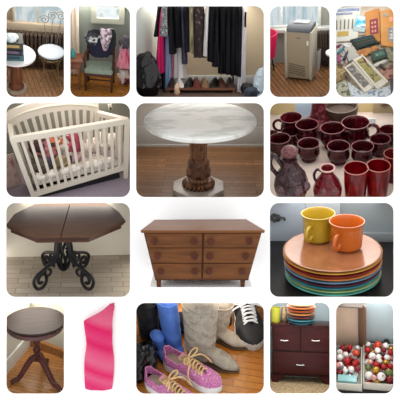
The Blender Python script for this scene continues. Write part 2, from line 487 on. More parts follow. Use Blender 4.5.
# ================================================================== vanity stool by a radiator
def cell_stool():
    c = new_cell(RECTS['stool'], 35, 62, 34, 1.05); k = c.k
    fl = planks('floor_brown', '#b58c68', '#a27a57', '#7c5a40', .5, .05, 1.35, .22, .4, spec=.9)
    wl = mat('wall_tan', '#98897a', .85)
    room(c, fl, wl, 'the vanity stool')
    sides(c, 1.07, SIDE)
    pane = mat('daylight_blue', '#c9d8de', .3, var=['#e9f1f2', '#b3c9d0', '#e3edee'], scale=7, stretch=(1.6, 1, .5), detail=4, ramp=(.3, .75), emit=.8)
    window(c, 1, (15, 0, 72, 21.5), 0, mat('trim_tan', '#a89b88', .6), pane, .022, (.4,), label='bright window above the radiator')
    a = c.wall(6, 29.5); b2 = c.wall(64, 23)
    struct(MB().box((0, -.03, (a.z + b2.z) / 2 - .005), (1.2, .07, b2.z - a.z), .006).build('trim_1', mat('trim_tan', ''), c.m, c), 'tan window sill')
    rp = c.at(2, 63); z = c.wall(30, 30.5, rp.y).z
    radiator(c, (rp.x, -.1, 0), (c.at(68, 63).x, -.1, 0), z, 'dark brown iron radiator under the bright window, behind the white round stool', 17, mat('radiator_brown', '#46372e', .45, .2))
    # pedestal table
    base = c.at(16.5, 89); top = vert(c, base, 14.5, 54)
    t = thing(c, 'side_table', 'round white marble topped pedestal table carrying the stacked books', 'table', base); H = top.z
    R = 19.5 * c.kk(base + V((0, 0, H)))
    MB().lathe([(0, H - .03), (R * .93, H - .03), (R, H - .022), (R, H - .006), (R * .985, H), (0, H)], 48).build('tabletop', MARBLE, t)
    wd_ = mat('pedestal_wood', '#794526', .35, var='#5a301a', scale=6, stretch=(6, 6, 1))
    r = 5.2 * k
    MB().lathe([(0, .035), (r * 1.35, .035), (r * 1.35, .06), (r * 1.0, .09), (r * 1.12, .16), (r * .95, .26), (r * .9, H - .07), (r * 1.5, H - .03), (0, H - .03)], 12).build('pedestal', wd_, t)
    MB().lathe([(0, 0), (10 * k, 0), (10.3 * k, .012), (9.6 * k, .036), (0, .036)], 36).build('base', mat('stone_base', '#b0a499', .35, var='#948678', scale=9), t)
    # books
    bx = vert(c, base, 12.5, 58); z = H; y0 = base.y - .03
    specs = [('#46707a', '#2c3f4a', 'grey blue book at the bottom of the stack on the marble table', .07, .27),
             ('#2f2b3a', '#6b5f75', 'dark purple book in the middle of the stack on the marble table', .062, .25),
             ('#3b3d38', '#b2945a', 'dark book with a gold lettered spine, uppermost of the stacked books', .075, .24)]
    for i, (a_, b_, lb, h, w) in enumerate(specs):
        book(c, (bx.x - .02 + .004 * i, y0, z), (.05, -.04, .03)[i], w, .2, h, mat('book_cover_%d' % i, a_, .5), lb, 'stacked books on the marble table', band=mat('book_band_%d' % i, b_, .5)); z += h
    b = crumple(.1, (1.0, .8, .3), 5, .01, 5, .006)
    one(c, 'plastic_wrapper', b, mat('clear_wrap', '#9fb0b4', .25, var='#d5dddd', scale=20), 'crumpled pale plastic wrapper lying on top of the stacked books', 'wrapper', (bx.x - .01, y0, z))
    # stool
    base = c.at(50.5, 79); st = vert(c, base, 50.5, 50.5); H = st.z
    t = thing(c, 'vanity_stool', 'round white cushioned vanity stool with thin curled wire frame before the radiator', 'stool', base)
    R = 13 * c.kk(base + V((0, 0, H)))
    MB().lathe([(0, H - .035), (R * .9, H - .035), (R, H - .02), (R * .98, H - .006), (R * .85, H + .004), (R * .5, H + .008), (0, H + .009)], 40).build('cushion', mat('white_vinyl', '#ccd6e2', .35), t)
    gold = mat('wire_gold', '#8a7a58', .35, .7); wr = .006
    MB().tube([(R * .93 * cos(a * pi / 14), R * .93 * sin(a * pi / 14), H - .058) for a in range(28)], wr, 6, True).build('seat_ring', gold, t)
    for a in (215, 325, 40, 140):
        ca, sa = cos(radians(a)), sin(radians(a))
        pts = bez((ca * R * .9, sa * R * .9, H - .06), (ca * R * .5, sa * R * .5, H * .6), (ca * R * .6, sa * R * .6, H * .3), (ca * R * 1.0, sa * R * 1.0, .006), 12)
        MB().tube(pts, wr, 6).build('leg', gold, t)
    MB().tube([(R * .55 * cos(a * pi / 12), R * .55 * sin(a * pi / 12), H * .45) for a in range(24)], wr * .8, 6, True).build('stretcher', gold, t)
    dark = mat('wire_dark', '#77746c', .4, .5)
    yb = R * .9
    for px, py, sg in ((44.5, 19.5, 1), (52.5, 16, -1), (61, 16, 1)):
        p = c.wall(px, py, base.y + yb) - base
        b = MB().tube(spiral((p.x, yb, p.z), .008, 4.6 * k, 1.7, -1.6, 34, sgn=sg), wr * .75, 6)
        b.tube([(p.x, yb, p.z - 4 * k), (p.x * .6, yb, H - .05)], wr * .6, 6)
        b.build('back_scroll', dark, t)
    fill_lamp(c, 5, '#f1e6d8')
    return c
# ================================================================== armchair heaped with clothes
def cell_chair():
    c = new_cell(RECTS['chair'], 100, 73, 26, .75); k = c.k
    fl = planks('floor_honey', '#b87a30', '#a06626', '#6e4318', .6, .05, .35, .25, .4)
    wl = mat('wall_sage', '#8b938a', .85)
    room(c, fl, wl, 'the armchair')
    sides(c, .8, SIDE)
    pane = mat('daylight_plants', '#eef5f5', .3, var=['#dfeef0', '#f6fbfb', '#6f9f78', '#eaf3f2'], scale=6, stretch=(1, 1, 1.2), detail=3, ramp=(.25, .8), emit=.95)
    window(c, 2, (96.5, -2, 119.5, 16.5), 0, mat('trim_sage', '#a9ab9c', .6), pane, .055, (), label='bright window high on the sage wall')
    # curtain on the left
    p0, p1 = c.at(64, 76), c.at(79.5, 74)
    y = -.06
    def fn(u, v): 
        x = lerp(p0.x, p1.x, u); return V((x, y + .012 * sin(u * 26), .01 + v * 1.6))
    one(c, 'curtain', MB().surf(fn, 30, 3).thick(.006), mat('curtain_cream', '#e6d8c6', .9), 'plain cream curtain hanging at the side of the sage wall', 'curtain', fill=True)
    wdm = wood('chair_wood', '#4c2b1d', '#351c12', .35, 'z')
    # small table
    tb = c.at(77, 86); z = vert(c, tb, 77, 57).z
    t = thing(c, 'end_table', 'small reddish brown wooden end table with a drawer beside the armchair', 'table', tb)
    wt = wood('end_table_wood', '#84513a', '#6a3c28', .35, 'x')
    w = 14 * k
    MB().box((-.03, 0, z - .012), (w + .04, .2, .024), .004).build('tabletop', wt, t)
    MB().box((-.03, 0, z - .06), (w - .01, .18, .075)).build('apron', wt, t)
    d = MB().box((-.03, -.094, z - .06), (w - .04, .01, .055), .003).build('drawer', wt, t)
    MB().sph((-.03, -.105, z - .06), .009, 10).build('knob', mat('brass_dull', '#8a6a3a', .4, .8), d)
    for sx in (-1, 1):
        for sy in (-1, 1):
            MB().cyl((-.03 + sx * (w / 2 - .02), sy * .075, z - .1), (-.03 + sx * (w / 2 - .02), sy * .075, 0), .013, .009).build('leg', wt, t)
    b = MB().lathe([(0, 0), (.028, 0), (.03, .05), (.012, .075), (.012, .095), (0, .095)], 16)
    one(c, 'bottle', b, mat('teal_plastic', '#3f8c8a', .3), 'little teal bottle standing on the end table', 'bottle', (tb.x - .035, tb.y, z))
    # armchair
    fbl, fbr = c.at(86.5, 91), c.at(110.5, 93)
    ctr = (fbl + fbr) / 2; rz = atan2(fbr.y - fbl.y, fbr.x - fbl.x)
    t = thing(c, 'armchair', 'brown wooden armchair with sage green seat and clothes over its back', 'chair', ctr, rz)
    W = (fbr - fbl).length + .02; H = vert(c, ctr, 98, 73).z; D = .21
    MB().box((0, D / 2, H + .012), (W + .02, D + .03, .05), .02).build('seat', mat('seat_sage', '#808c7e', .8, var='#717d6e', scale=40), t)
    MB().box((0, D / 2, H - .03), (W, D, .035), .006).build('seat_frame', wdm, t)
    Z = vert(c, c.at(98, 80), 98, 32).z
    for s in (-1, 1):
        MB().tube([(s * W / 2, .01, 0), (s * W / 2, .01, H * .6), (s * W / 2, .01, H)], [.011, .014, .016], 8).build('leg', wdm, t)
        MB().tube([(s * W / 2, D + .03, 0), (s * W / 2, D, H * .6), (s * W / 2, D, H), (s * W / 2 * .98, D + .04, Z)], [.012, .014, .015, .013], 8).build('leg', wdm, t)
        a = MB().tube([(s * W / 2, .03, H), (s * W / 2 * 1.08, .04, H + .1), (s * W / 2 * 1.1, .02, H + .135), (s * W / 2 * 1.1, .1, H + .145), (s * W / 2, D, H + .16)], [.012, .011, .014, .014, .012], 8)
        a.build('armrest', wdm, t)
    MB().box((0, D + .04, Z), (W, .022, .04), .008).build('backrest', wdm, t)
    MB().box((0, D + .012, H + .13), (W - .02, .018, .03), .005).build('back_rail', wdm, t)
    MB().cyl((-W / 2, .01, H * .4), (-W / 2, D, H * .4), .008).cyl((W / 2, .01, H * .4), (W / 2, D, H * .4), .008).cyl((-W / 2, D / 2, H * .4), (W / 2, D / 2, H * .4), .008).build('stretcher', wdm, t)
    # clothes over the back
    yb = ctr.y + D + .0
    def drape(pxs, dy, seed, m, nm, lb, sharp=.02):
        """pxs: pixel outline rows (y, x0, x1)"""
        def fn(u, v):
            i = v * (len(pxs) - 1); a = int(min(i, len(pxs) - 2)); f = i - a
            py, x0, x1 = [lerp(pxs[a][q], pxs[a + 1][q], f) for q in range(3)]
            x = lerp(x0, x1, u)
            p = c.wall(x, py, yb - dy)
            p.y += sharp * NZ.noise(V((x * .35 + seed, py * .12, seed))) - .02 * sin(pi * u)
            return p
        one(c, nm, MB().surf(fn, 22, 18).thick(.02), m, lb, 'clothing', group='clothes draped over the armchair')
    drape([(31, 90, 113), (38, 88, 114), (48, 89, 114), (54, 90, 112), (57, 94, 108)], .03, 1, mat('cloth_navy', '#1b1c2e', .9, var='#25263c', scale=6), 'jacket', 'dark navy jacket hanging in the middle of the armchair back')
    drape([(29, 93, 99), (32, 88, 100), (37, 84, 100), (42, 86, 97), (46, 90, 95)], .08, 4, mat('cloth_mono', '#1d1e25', .9, var=['#25262c', '#4a4d52', '#d0d0ce', '#1d1d22'], scale=12, ramp=(.4, .68)), 'blouse', 'black and white patterned blouse over one corner of the armchair back')
    drape([(29, 101, 113), (36, 100, 112), (43, 101, 110), (50, 103, 107)], .085, 7, mat('cloth_floral', '#cfc0c6', .9, var=['#b596a2', '#2e2834', '#d9cdd0'], scale=17, ramp=(.36, .64)), 'scarf', 'pale pink and grey floral scarf hanging down the armchair back')
    drape([(29, 111, 114), (34, 111, 116), (42, 111, 116), (46, 113, 116)], .07, 9, mat('cloth_black', '#17171b', .9), 'cardigan', 'black sleeve end hanging past the outer edge of the floral scarf')
    # bags on the right
    p = c.at(124, 82); 
    b = crumple(.1, (.85, .9, 1.0), 12, .012, 5, .008); b.map(lambda v: V((v.x, v.y, v.z * 1.25)))
    one(c, 'laundry_bag', b, mat('bag_cream_red', '#cabab2', .8, var=['#d8cfc8', '#a04a4c', '#5f2f33'], scale=9, ramp=(.4, .6)), 'cream and dark red bag lying on the wooden floor beside the armchair', 'bag', p)
    zt = vert(c, p, 124, 66.5).z
    b = MB(); 
    def fn(u, v):
        a = u * 2 * pi; r = lerp(.085, .05, v ** .8) * (1 + .12 * sin(a * 5 + v * 3)); z = v * .24
        return V((r * cos(a) * 1.0, r * .7 * sin(a), z))
    b.surf(fn, 40, 10, cu=True); bmesh.ops.holes_fill(b.bm, edges=b.bm.edges[:])
    t = thing(c, 'tote_bag', 'pink gathered cloth tote bag standing on the cream and red bag', 'bag', (p.x, p.y, zt))
    b.build('body', mat('bag_pink', '#d4708a', .8, var=['#dd93a4', '#c9405f'], scale=9, stretch=(3, 3, .6)), t)
    MB().tube([(-.04, -.05, .2), (-.035, -.06, .27), (0, -.06, .3), (.035, -.06, .27), (.04, -.05, .2)], .006, 6).build('handle', mat('bag_grey', '#8e8c96', .8), t)
    zt2 = zt + .215
    b = MB().sph((0, 0, .065), .078, 18, .25, (1, 1, .95), 3)
    one(c, 'knit_cap', b, mat('knit_dark', '#3b363c', .95, var='#4b454c', scale=50), 'dark grey knitted cap perched on the pink tote bag', 'hat', (p.x + .015, p.y, zt2))
    fill_lamp(c, 9, '#f3ede4')
# ================================================================== closet rail full of clothes
def cell_closet():
    c = new_cell(RECTS['closet'], 200, 84, 10, .9); k = c.k
    fl = mat('closet_floor', '#6d5546', .8, var='#57443a', scale=6)
    wl = mat('wall_closet', '#b5a78f', .85)
    room(c, fl, wl, 'the clothes rail')
    sides(c, .9, SIDE)
    q = c.at(162, 84)
    a = V((q.x, -.002, 0)); b2 = V((c.at(136, 97).x - .06, -.75, 0))
    struct(MB().poly([(a.x, a.y, 0), (b2.x, b2.y, 0), (b2.x, b2.y, 2), (a.x, a.y, 2)], [(0, 1, 2, 3)]).build('wall_left', mat('wall_grey_green', '#b9beb8', .85), c.m, c, fill=False, norm=False), 'grey green side wall of the closet')
    zb = c.wall(200, 75.5).z
    struct(MB().box((0, -.012, zb / 2), (4, .024, zb), .004).build('baseboard_back', mat('base_grey', '#b4babb', .6), c.m, c), 'pale grey baseboard behind the clothes rail')
    yr = -.36
    rack = thing(c, 'clothes_rack', 'dark metal clothes rack with one upright standing among the hanging clothes', 'rack', (0, yr, 0))
    zr = c.wall(200, 3.6, yr).z
    MB().cyl((c.wall(150, 3, yr).x, 0, zr), (c.wall(250, 3, yr).x, 0, zr), .012).build('rail', IRON, rack)
    for px in (233.5, 163.5):
        x = c.wall(px, 60, yr).x
        MB().cyl((x, 0, 0), (x, 0, zr), .011).build('upright', IRON, rack)
        MB().tube([(x, -.14, .012), (x, .14, .012)], .011).build('foot', IRON, rack)
    def garment(nm, lb, m, xt, xb, yb, d=.13, y=0., seed=0., yt=4.2, fold=.3, hem=0.):
        yy = yr + y
        def fn(u, v):
            py = lerp(yt, yb + hem * sin(u * 2 * pi), v)
            x0, x1 = lerp(xt[0], xb[0], v), lerp(xt[1], xb[1], v)
            p = c.wall((x0 + x1) / 2, py, yy); hw = (x1 - x0) / 2 * c.kk(p)
            a = 2 * pi * u
            sh = min(1, .45 + v * 5)
            f = 1 + fold * NZ.noise(V((cos(a) * 1.6 + seed, sin(a) * 1.6, v * 1.2 + seed)))  + .1 * sin(a * 7 + seed) * v
            return V((p.x + hw * cos(a) * f, yy + d * sh * sin(a) * f, p.z))
        b = MB().surf(fn, 36, 16, cu=True)
        for k_ in (0, 15): b.bm.faces.ensure_lookup_table()
        bmesh.ops.holes_fill(b.bm, edges=[e for e in b.bm.edges if e.is_boundary])
        one(c, nm, b, m, lb, 'clothing', group='clothes hanging on the rack')
    F = lambda n, a, v=None, sc=9, **kw: mat('g_' + n, a, .9, var=v, scale=sc, **kw)
    blk = F('black', '#0b0a0d', '#121115', 5, spec=.2); blk2 = F('black2', '#0e0d11', '#1b191f', 4, stretch=(6, 6, 1), spec=.2); chr_ = F('charcoal', '#1b1a1d', '#121113', 5, spec=.2)
    garment('jacket', 'black jacket sleeve hanging outermost beside the hot pink dress', blk, (158, 163), (154.2, 159.5), 36, .1, -.03, 1)
    garment('dress', 'hot pink dress hanging near the black rubbish bag', F('pink', '#d81a6c', '#b70f58', 5, stretch=(6, 6, 1)), (160, 165), (156, 164), 72, .12, -.02, 2)
    garment('blouse', 'grey and black speckled blouse in front of the hot pink dress', F('speckle', '#8e9292', ['#2b2c2e', '#a9acac'], 30, ramp=(.4, .6)), (161.5, 168), (160, 169.5), 35.5, .12, -.08, 3)
    garment('jeans', 'long light blue jeans hanging down to the floor', F('jean', '#8ea6cc', '#7b93bb', 5, stretch=(6, 6, 1)), (165.5, 170.5), (164.5, 172), 95, .08, .02, 4)
    garment('trousers', 'black trousers hanging just behind the light blue jeans', blk, (161, 167), (160.5, 167), 92, .05, .1, 21)
    garment('top', 'charcoal top hanging beside the speckled blouse', chr_, (168, 174), (168.5, 176), 53, .13, -.05, 5)
    garment('shirt', 'salmon pink shirt showing below the charcoal top', F('salmon', '#d98a92', '#c97480', 6), (171, 174), (171, 175.5), 78, .06, .08, 6)
    garment('cardigan', 'black cardigan hanging above the longer white shirt', blk, (173, 180), (175, 183), 48, .13, -.04, 7, hem=2)
    garment('shirt', 'white cotton shirt hanging lower than the black cardigan', F('white', '#d9d4d0', '#c9c2be', 5), (174.5, 182), (174, 186), 79, .08, .05, 8, hem=2)
    garment('blouse', 'dark slate blouse with a pointed hem beside the olive jacket', F('slate', '#35364a', '#26273a', 5), (180, 187), (182, 187.5), 64, .12, -.02, 9, hem=2)
    garment('jacket', 'black jacket hanging between the slate blouse and the olive jacket', blk2, (184, 190), (184, 191), 51, .13, -.05, 10)
    garment('jacket', 'olive and cream jacket among the black garments', F('olive', '#6f6a4a', ['#a39a78', '#4d4931'], 5, stretch=(7, 7, 1)), (189, 194), (188.5, 195.5), 52, .13, -.06, 11)
    garment('blouse', 'dark brown spotted blouse beside the narrow white shirt', F('brown', '#2a1d1f', ['#221619', '#6b5552'], 26, ramp=(.5, .68)), (193, 204), (193.5, 206), 57.5, .14, -.05, 12, hem=1.5)
    garment('shirt', 'narrow white shirt between the brown spotted blouse and the long black coats', F('white2', '#dfdbd8', '#c5c0bc', 5, stretch=(6, 6, 1)), (205, 209.5), (203, 207.5), 55, .13, -.08, 13)
    for i, (a, b_, yb, m, lb) in enumerate(((208, 215, 61, blk, 'black coat next to the narrow white shirt'), (213, 220, 66, blk2, 'black dress, second along from the narrow white shirt'),
                                        (219, 226, 73, blk, 'long black dress hanging low in the middle of the black coats'), (225, 231, 73.5, blk2, 'long black coat with a soft sheen next to the rack upright'),
                                        (230, 236, 74.5, blk, 'long black dress hanging over the rack upright'), (235, 242, 75.5, chr_, 'long charcoal coat touching the long white gown'))):
        garment('coat' if 'coat' in lb else 'dress', lb, m, (a, b_), (a - .5, b_ + .5), yb, .14, -.05 + .01 * (i % 2), 20 + i, hem=.8)
    garment('gown', 'long white gown at the end of the rack reaching almost to the floor', F('white3', '#d6d2d6', '#c3bec4', 5, stretch=(6, 6, 1)), (241, 246), (236, 245), 90, .12, -.02, 31)
    garment('strap', 'thin black belt strap hanging over the long white gown', blk, (244.6, 246.4), (244.6, 246.2), 27, .02, -.17, 33, yt=12)
    # bag, shoes, box
    p = c.at(150.5, 96)
    b = MB()
    for i in range(6):
        rr = random.Random(40 + i); b.sph((rr.uniform(-.09, .07), rr.uniform(-.06, .06), .12 + .05 * i), .16 - .012 * i, 16, .5, (1, .7, 1.0), i * 2.3, 2)
    b.remesh(.018, 1, .022, 9); b.map(lambda v: V((v.x * .78, v.y * .6, max(v.z, 0) * .92)))
    one(c, 'rubbish_bag', b, mat('bag_black', '#070709', .25), 'big shiny black rubbish bag against the grey green wall', 'bag', p)
    sh = c.at(203, 92)
    x0, x1 = c.at(168, 88).x, c.at(234, 88).x
    t = thing(c, 'shoe_shelf', 'low reddish brown wooden shoe shelf under the hanging clothes', 'shelf', (0, sh.y, 0))
    wm = wood('shelf_wood', '#7c4f3a', '#65402e', .5)
    MB().box(((x0 + x1) / 2, .02, .045), (x1 - x0, .2, .02)).build('board', wm, t)
    for x in (x0 + .02, x1 - .02): MB().box((x, .02, .0175), (.02, .19, .035)).build('side_panel', wm, t)
    cols = [('#2a1c18', 'dark brown'), ('#e3ddd4', 'white trimmed black'), ('#1a191b', 'black'), ('#6b2f2a', 'dark red'), ('#8a6a4e', 'tan'), ('#17171a', 'small black'), ('#4a2b20', 'chestnut brown'), ('#3f2c2a', 'dull brown')]
    for i, (h, nm) in enumerate(cols):
        x = lerp(x0 + .05, x1 - .05, i / 7)
        b = MB(); lofted_shoe(b, .22, .05, .085)
        one(c, 'shoe', b, mat('closet_shoe_%d' % i, h, .45), nm + ' shoe in the row on the wooden shoe shelf', 'shoe', (x, sh.y + .05, .055), -pi / 2 + .25 * sin(i * 2.2), 'shoes on the wooden shelf')
    b = MB().lathe([(0, 0), (.03, 0), (.034, .02), (.03, .16), (.045, .28), (.04, .28), (.02, .2), (0, .2)], 12)
    one(c, 'boot', crumple(.08, (1, .8, 1.1), 61, .012, 4, .006), mat('boot_black', '#1b1c1f', .5), 'black boot lying slumped on the closet floor under the long white gown', 'boot', c.at(247, 93))
    one(c, 'bundle', crumple(.08, (1, .8, .9), 64, .012, 4, .01), mat('bundle_blue', '#39414c', .8), 'dark blue rolled garment on the closet floor beside the pale plastic bag', 'clothing', c.at(252, 96.5))
    b = crumple(.17, (.62, .5, 1.3), 70, .014, 6, .015)
    one(c, 'plastic_bag', b, mat('bag_pale', '#aebcc4', .3, var='#c3cfd6', scale=7), 'pale blue grey plastic bag on the closet floor under the tan wall', 'bag', c.at(261, 96))
    one(c, 'cloth_bundle', crumple(.07, (.4, .4, 1.5), 75, .01, 5, .006), mat('cloth_cream', '#cdb79a', .85, var='#b98a68', scale=8), 'cream cloth bundle standing between the blue jeans and the shoe shelf', 'clothing', c.at(177, 95))
    fill_lamp(c, 11, '#fff6ea')
def lofted_shoe(b, L, w, h, n=12, m=10, boot=False):
    """closed little shoe along +x, heel at 0"""
    def fn(u, v):
        t = u; x = L * (t - .5)
        ww = w * curve([(0, .25), (.06, .72), (.25, .78), (.45, .74), (.7, 1), (.88, .8), (1, .15)], t)
        hh = h * curve([(0, .7), (.1, 1), (.4, .95), (.6, .62), (.85, .42), (1, .18)], t)
        a = 2 * pi * v; s_ = sin(a)
        return V((x, ww * cos(a), max(0, hh * s_) if s_ > 0 else 0))
    b.surf(fn, n, m, cv=True)
    bmesh.ops.holes_fill(b.bm, edges=[e for e in b.bm.edges if e.is_boundary])
    return b
# ================================================================== portable air conditioner
def cell_cooler():
    c = new_cell(RECTS['cooler'], 300, 62, 25, 1.05); k = c.k
    fl = planks('floor_brown2', '#9a6e48', '#855c3a', '#5d3f28', .5, .05, 1.2, .22, .45, spec=.9)
    wl = mat('wall_grey', '#8f8f89', .85)
    room(c, fl, wl, 'the portable air conditioner')
    sides(c, 1.07, SIDE)
    pane = mat('daylight_curtain', '#bcd3dc', .3, var=['#e4eff2', '#a8c6d2', '#d3e4ea'], scale=5, stretch=(3, 1, .4), detail=4, ramp=(.3, .75), emit=.8)
    window(c, 3, (262, -3, 318.5, 25.5), 0, mat('trim_pale', '#b0b5b3', .6), pane, .03, (.36,), label='bright curtained window behind the air conditioner')
    a = c.wall(300, 30); b2 = c.wall(300, 26)
    struct(MB().box((0, -.035, (a.z + b2.z) / 2), (1.4, .08, b2.z - a.z), .006).build('trim_2', mat('trim_pale', ''), c.m, c), 'pale window sill behind the air conditioner')
    p = c.at(315.5, 60); z = c.wall(320, 32, -.12).z
    radiator(c, (p.x, -.12, 0), (c.at(334, 60).x, -.12, 0), z, 'dark iron radiator beside the portable air conditioner', 7, mat('radiator_dark', '#40352f', .4, .3))
    # unit
    bl, br = c.at(286.5, 79.5), c.at(310.5, 82)
    ctr = (bl + br) / 2; rz = atan2(br.y - bl.y, br.x - bl.x) ; W = (br - bl).length
    H = vert(c, ctr, 299, 26.5).z; D = .2
    t = thing(c, 'portable_air_conditioner', 'taupe portable air conditioner with grey top standing on the brown wood floor', 'air conditioner', ctr, rz)
    taupe = mat('plastic_taupe', '#8a7c67', .45); pale = mat('plastic_pale', '#a09a8d', .3); gry = mat('plastic_grey', '#4c5054', .6, spec=.2)
    prof = [(0, .03), (-.004, .1), (-.006, H * .6), (-.004, H * .91), (D, H * .91), (D, .03)]
    yz = lambda x, y, z: (z, x, y)
    MB().prism(prof, -W / 2 + .012, W / 2 - .012, .006, yz).build('body', taupe, t)
    MB().prism([(-.008, H * .9), (-.004, H * .925), (.006, H * .945), (.025, H * .97), (.055, H * .99), (.09, H), (D * .8, H), (D, H * .98), (D + .004, H * .9)], -W / 2, W / 2, .016, yz).build('top_cover', gry, t)
    for s in (-1, 1):
        MB().prism([(-.002, .02), (-.01, .1), (-.012, H * .6), (-.01, H * .915), (D, H * .915), (D, .02)], s * W / 2 - .013, s * W / 2 + .013, .006, yz).build('side_panel', pale, t)
    sl = MB()
    for i in range(5):
        z = .085 + i * .026
        for s in (-1, 1):
            b = MB(); beam(b, (s * .012 - .082 + .035, -.007, z + .012 * 1), (s * .012 + .035 + .055, -.007, z - .012), .012, .007, (0, 1, 0))
        beam(sl, (-W / 2 + .03, -.006, z + .014), (W / 2 - .06, -.006, z - .014), .008, .009, (0, 1, 0))
    sl.build('vent_slats', mat('vent_dark', '#5d5142', .6), t)
    MB().box((0, -.004, H * .8), (.04, .006, .014), .002).build('badge', mat('badge', '#5e554c', .4), t)
    MB().box((W / 2 - .035, -.008, H * .72), (.02, .004, .05), .002).build('sticker', mat('sticker', '#d8cfb8', .4), t)
    MB().box((0, .13, H + .003), (W * .6, .09, .008), .003).build('control_panel', mat('panel_dark', '#555a60', .3), t)
    for sx in (-1, 1):
        for sy in (.03, D - .03): MB().cyl((sx * (W / 2 - .03) - .01, sy, .016), (sx * (W / 2 - .03) + .01, sy, .016), .016).build('wheel', IRON, t)
    bp = c.at(317.5, 69); zt = vert(c, bp, 317, 49.5).z; hw = 3.2 * c.kk(bp)
    w_ = MB().lathe([(0, 0), (hw * .8, 0), (hw, zt), (hw * .93, zt), (hw * .75, .02), (0, .02)], 28)
    one(c, 'waste_bin', w_, mat('bin_grey', '#a9adb0', .4), 'pale grey waste bin between the air conditioner and the radiator', 'bin', bp)
    x = -W / 2 - .012
    MB().tube(bez((x + .02, D * .5, H * .92), (x - .03, D * .5, H * .8), (x - .012, D * .3, H * .4), (x - .004, .02, .03), 14), .004, 6).build('power_cord', mat('cord_pale', '#b9b4ac', .5), t)
    MB().tube([(-.07, .12, H - .01), (-.065, .12, H + .025), (.0, .12, H + .03), (.01, .12, H - .01)], .004, 6).build('handle', mat('handle_grey', '#8d9296', .4), t)
    # pink chair
    p = c.at(266, 72)
    t = thing(c, 'tub_chair', 'hot pink tub chair just inside the window side of the air conditioner', 'chair', p)
    pk = mat('pink_plastic', '#c2184f', .35); z0 = vert(c, p, 268, 58).z; z1 = vert(c, p, 268, 33).z
    MB().lathe([(.0, z0), (.08, z0), (.115, z0 + .03), (.14, z1), (.128, z1), (.1, z0 + .05), (0, z0 + .02)], 32).build('seat', pk, t)
    for a in (20, 120, 200, 300): MB().cyl((.07 * cos(radians(a)), .07 * sin(radians(a)), z0 + .01), (.1 * cos(radians(a)), .1 * sin(radians(a)), 0), .008).build('leg', IRON, t)
    # white table
    p = c.at(334, 80); z = vert(c, p, 334, 52).z
    t = thing(c, 'round_table', 'edge of a round white tabletop in front of the dark radiator', 'table', p)
    MB().lathe([(0, z - .025), (.09, z - .025), (.1, z - .012), (.098, z), (0, z)], 40).build('tabletop', MARBLE, t)
    MB().lathe([(0, 0), (.06, 0), (.05, .02), (.02, .05), (.02, z - .05), (.05, z - .025), (0, z - .025)], 16).build('pedestal', mat('stone_base', ''), t)
    fill_lamp(c, 7, '#f3ece2')
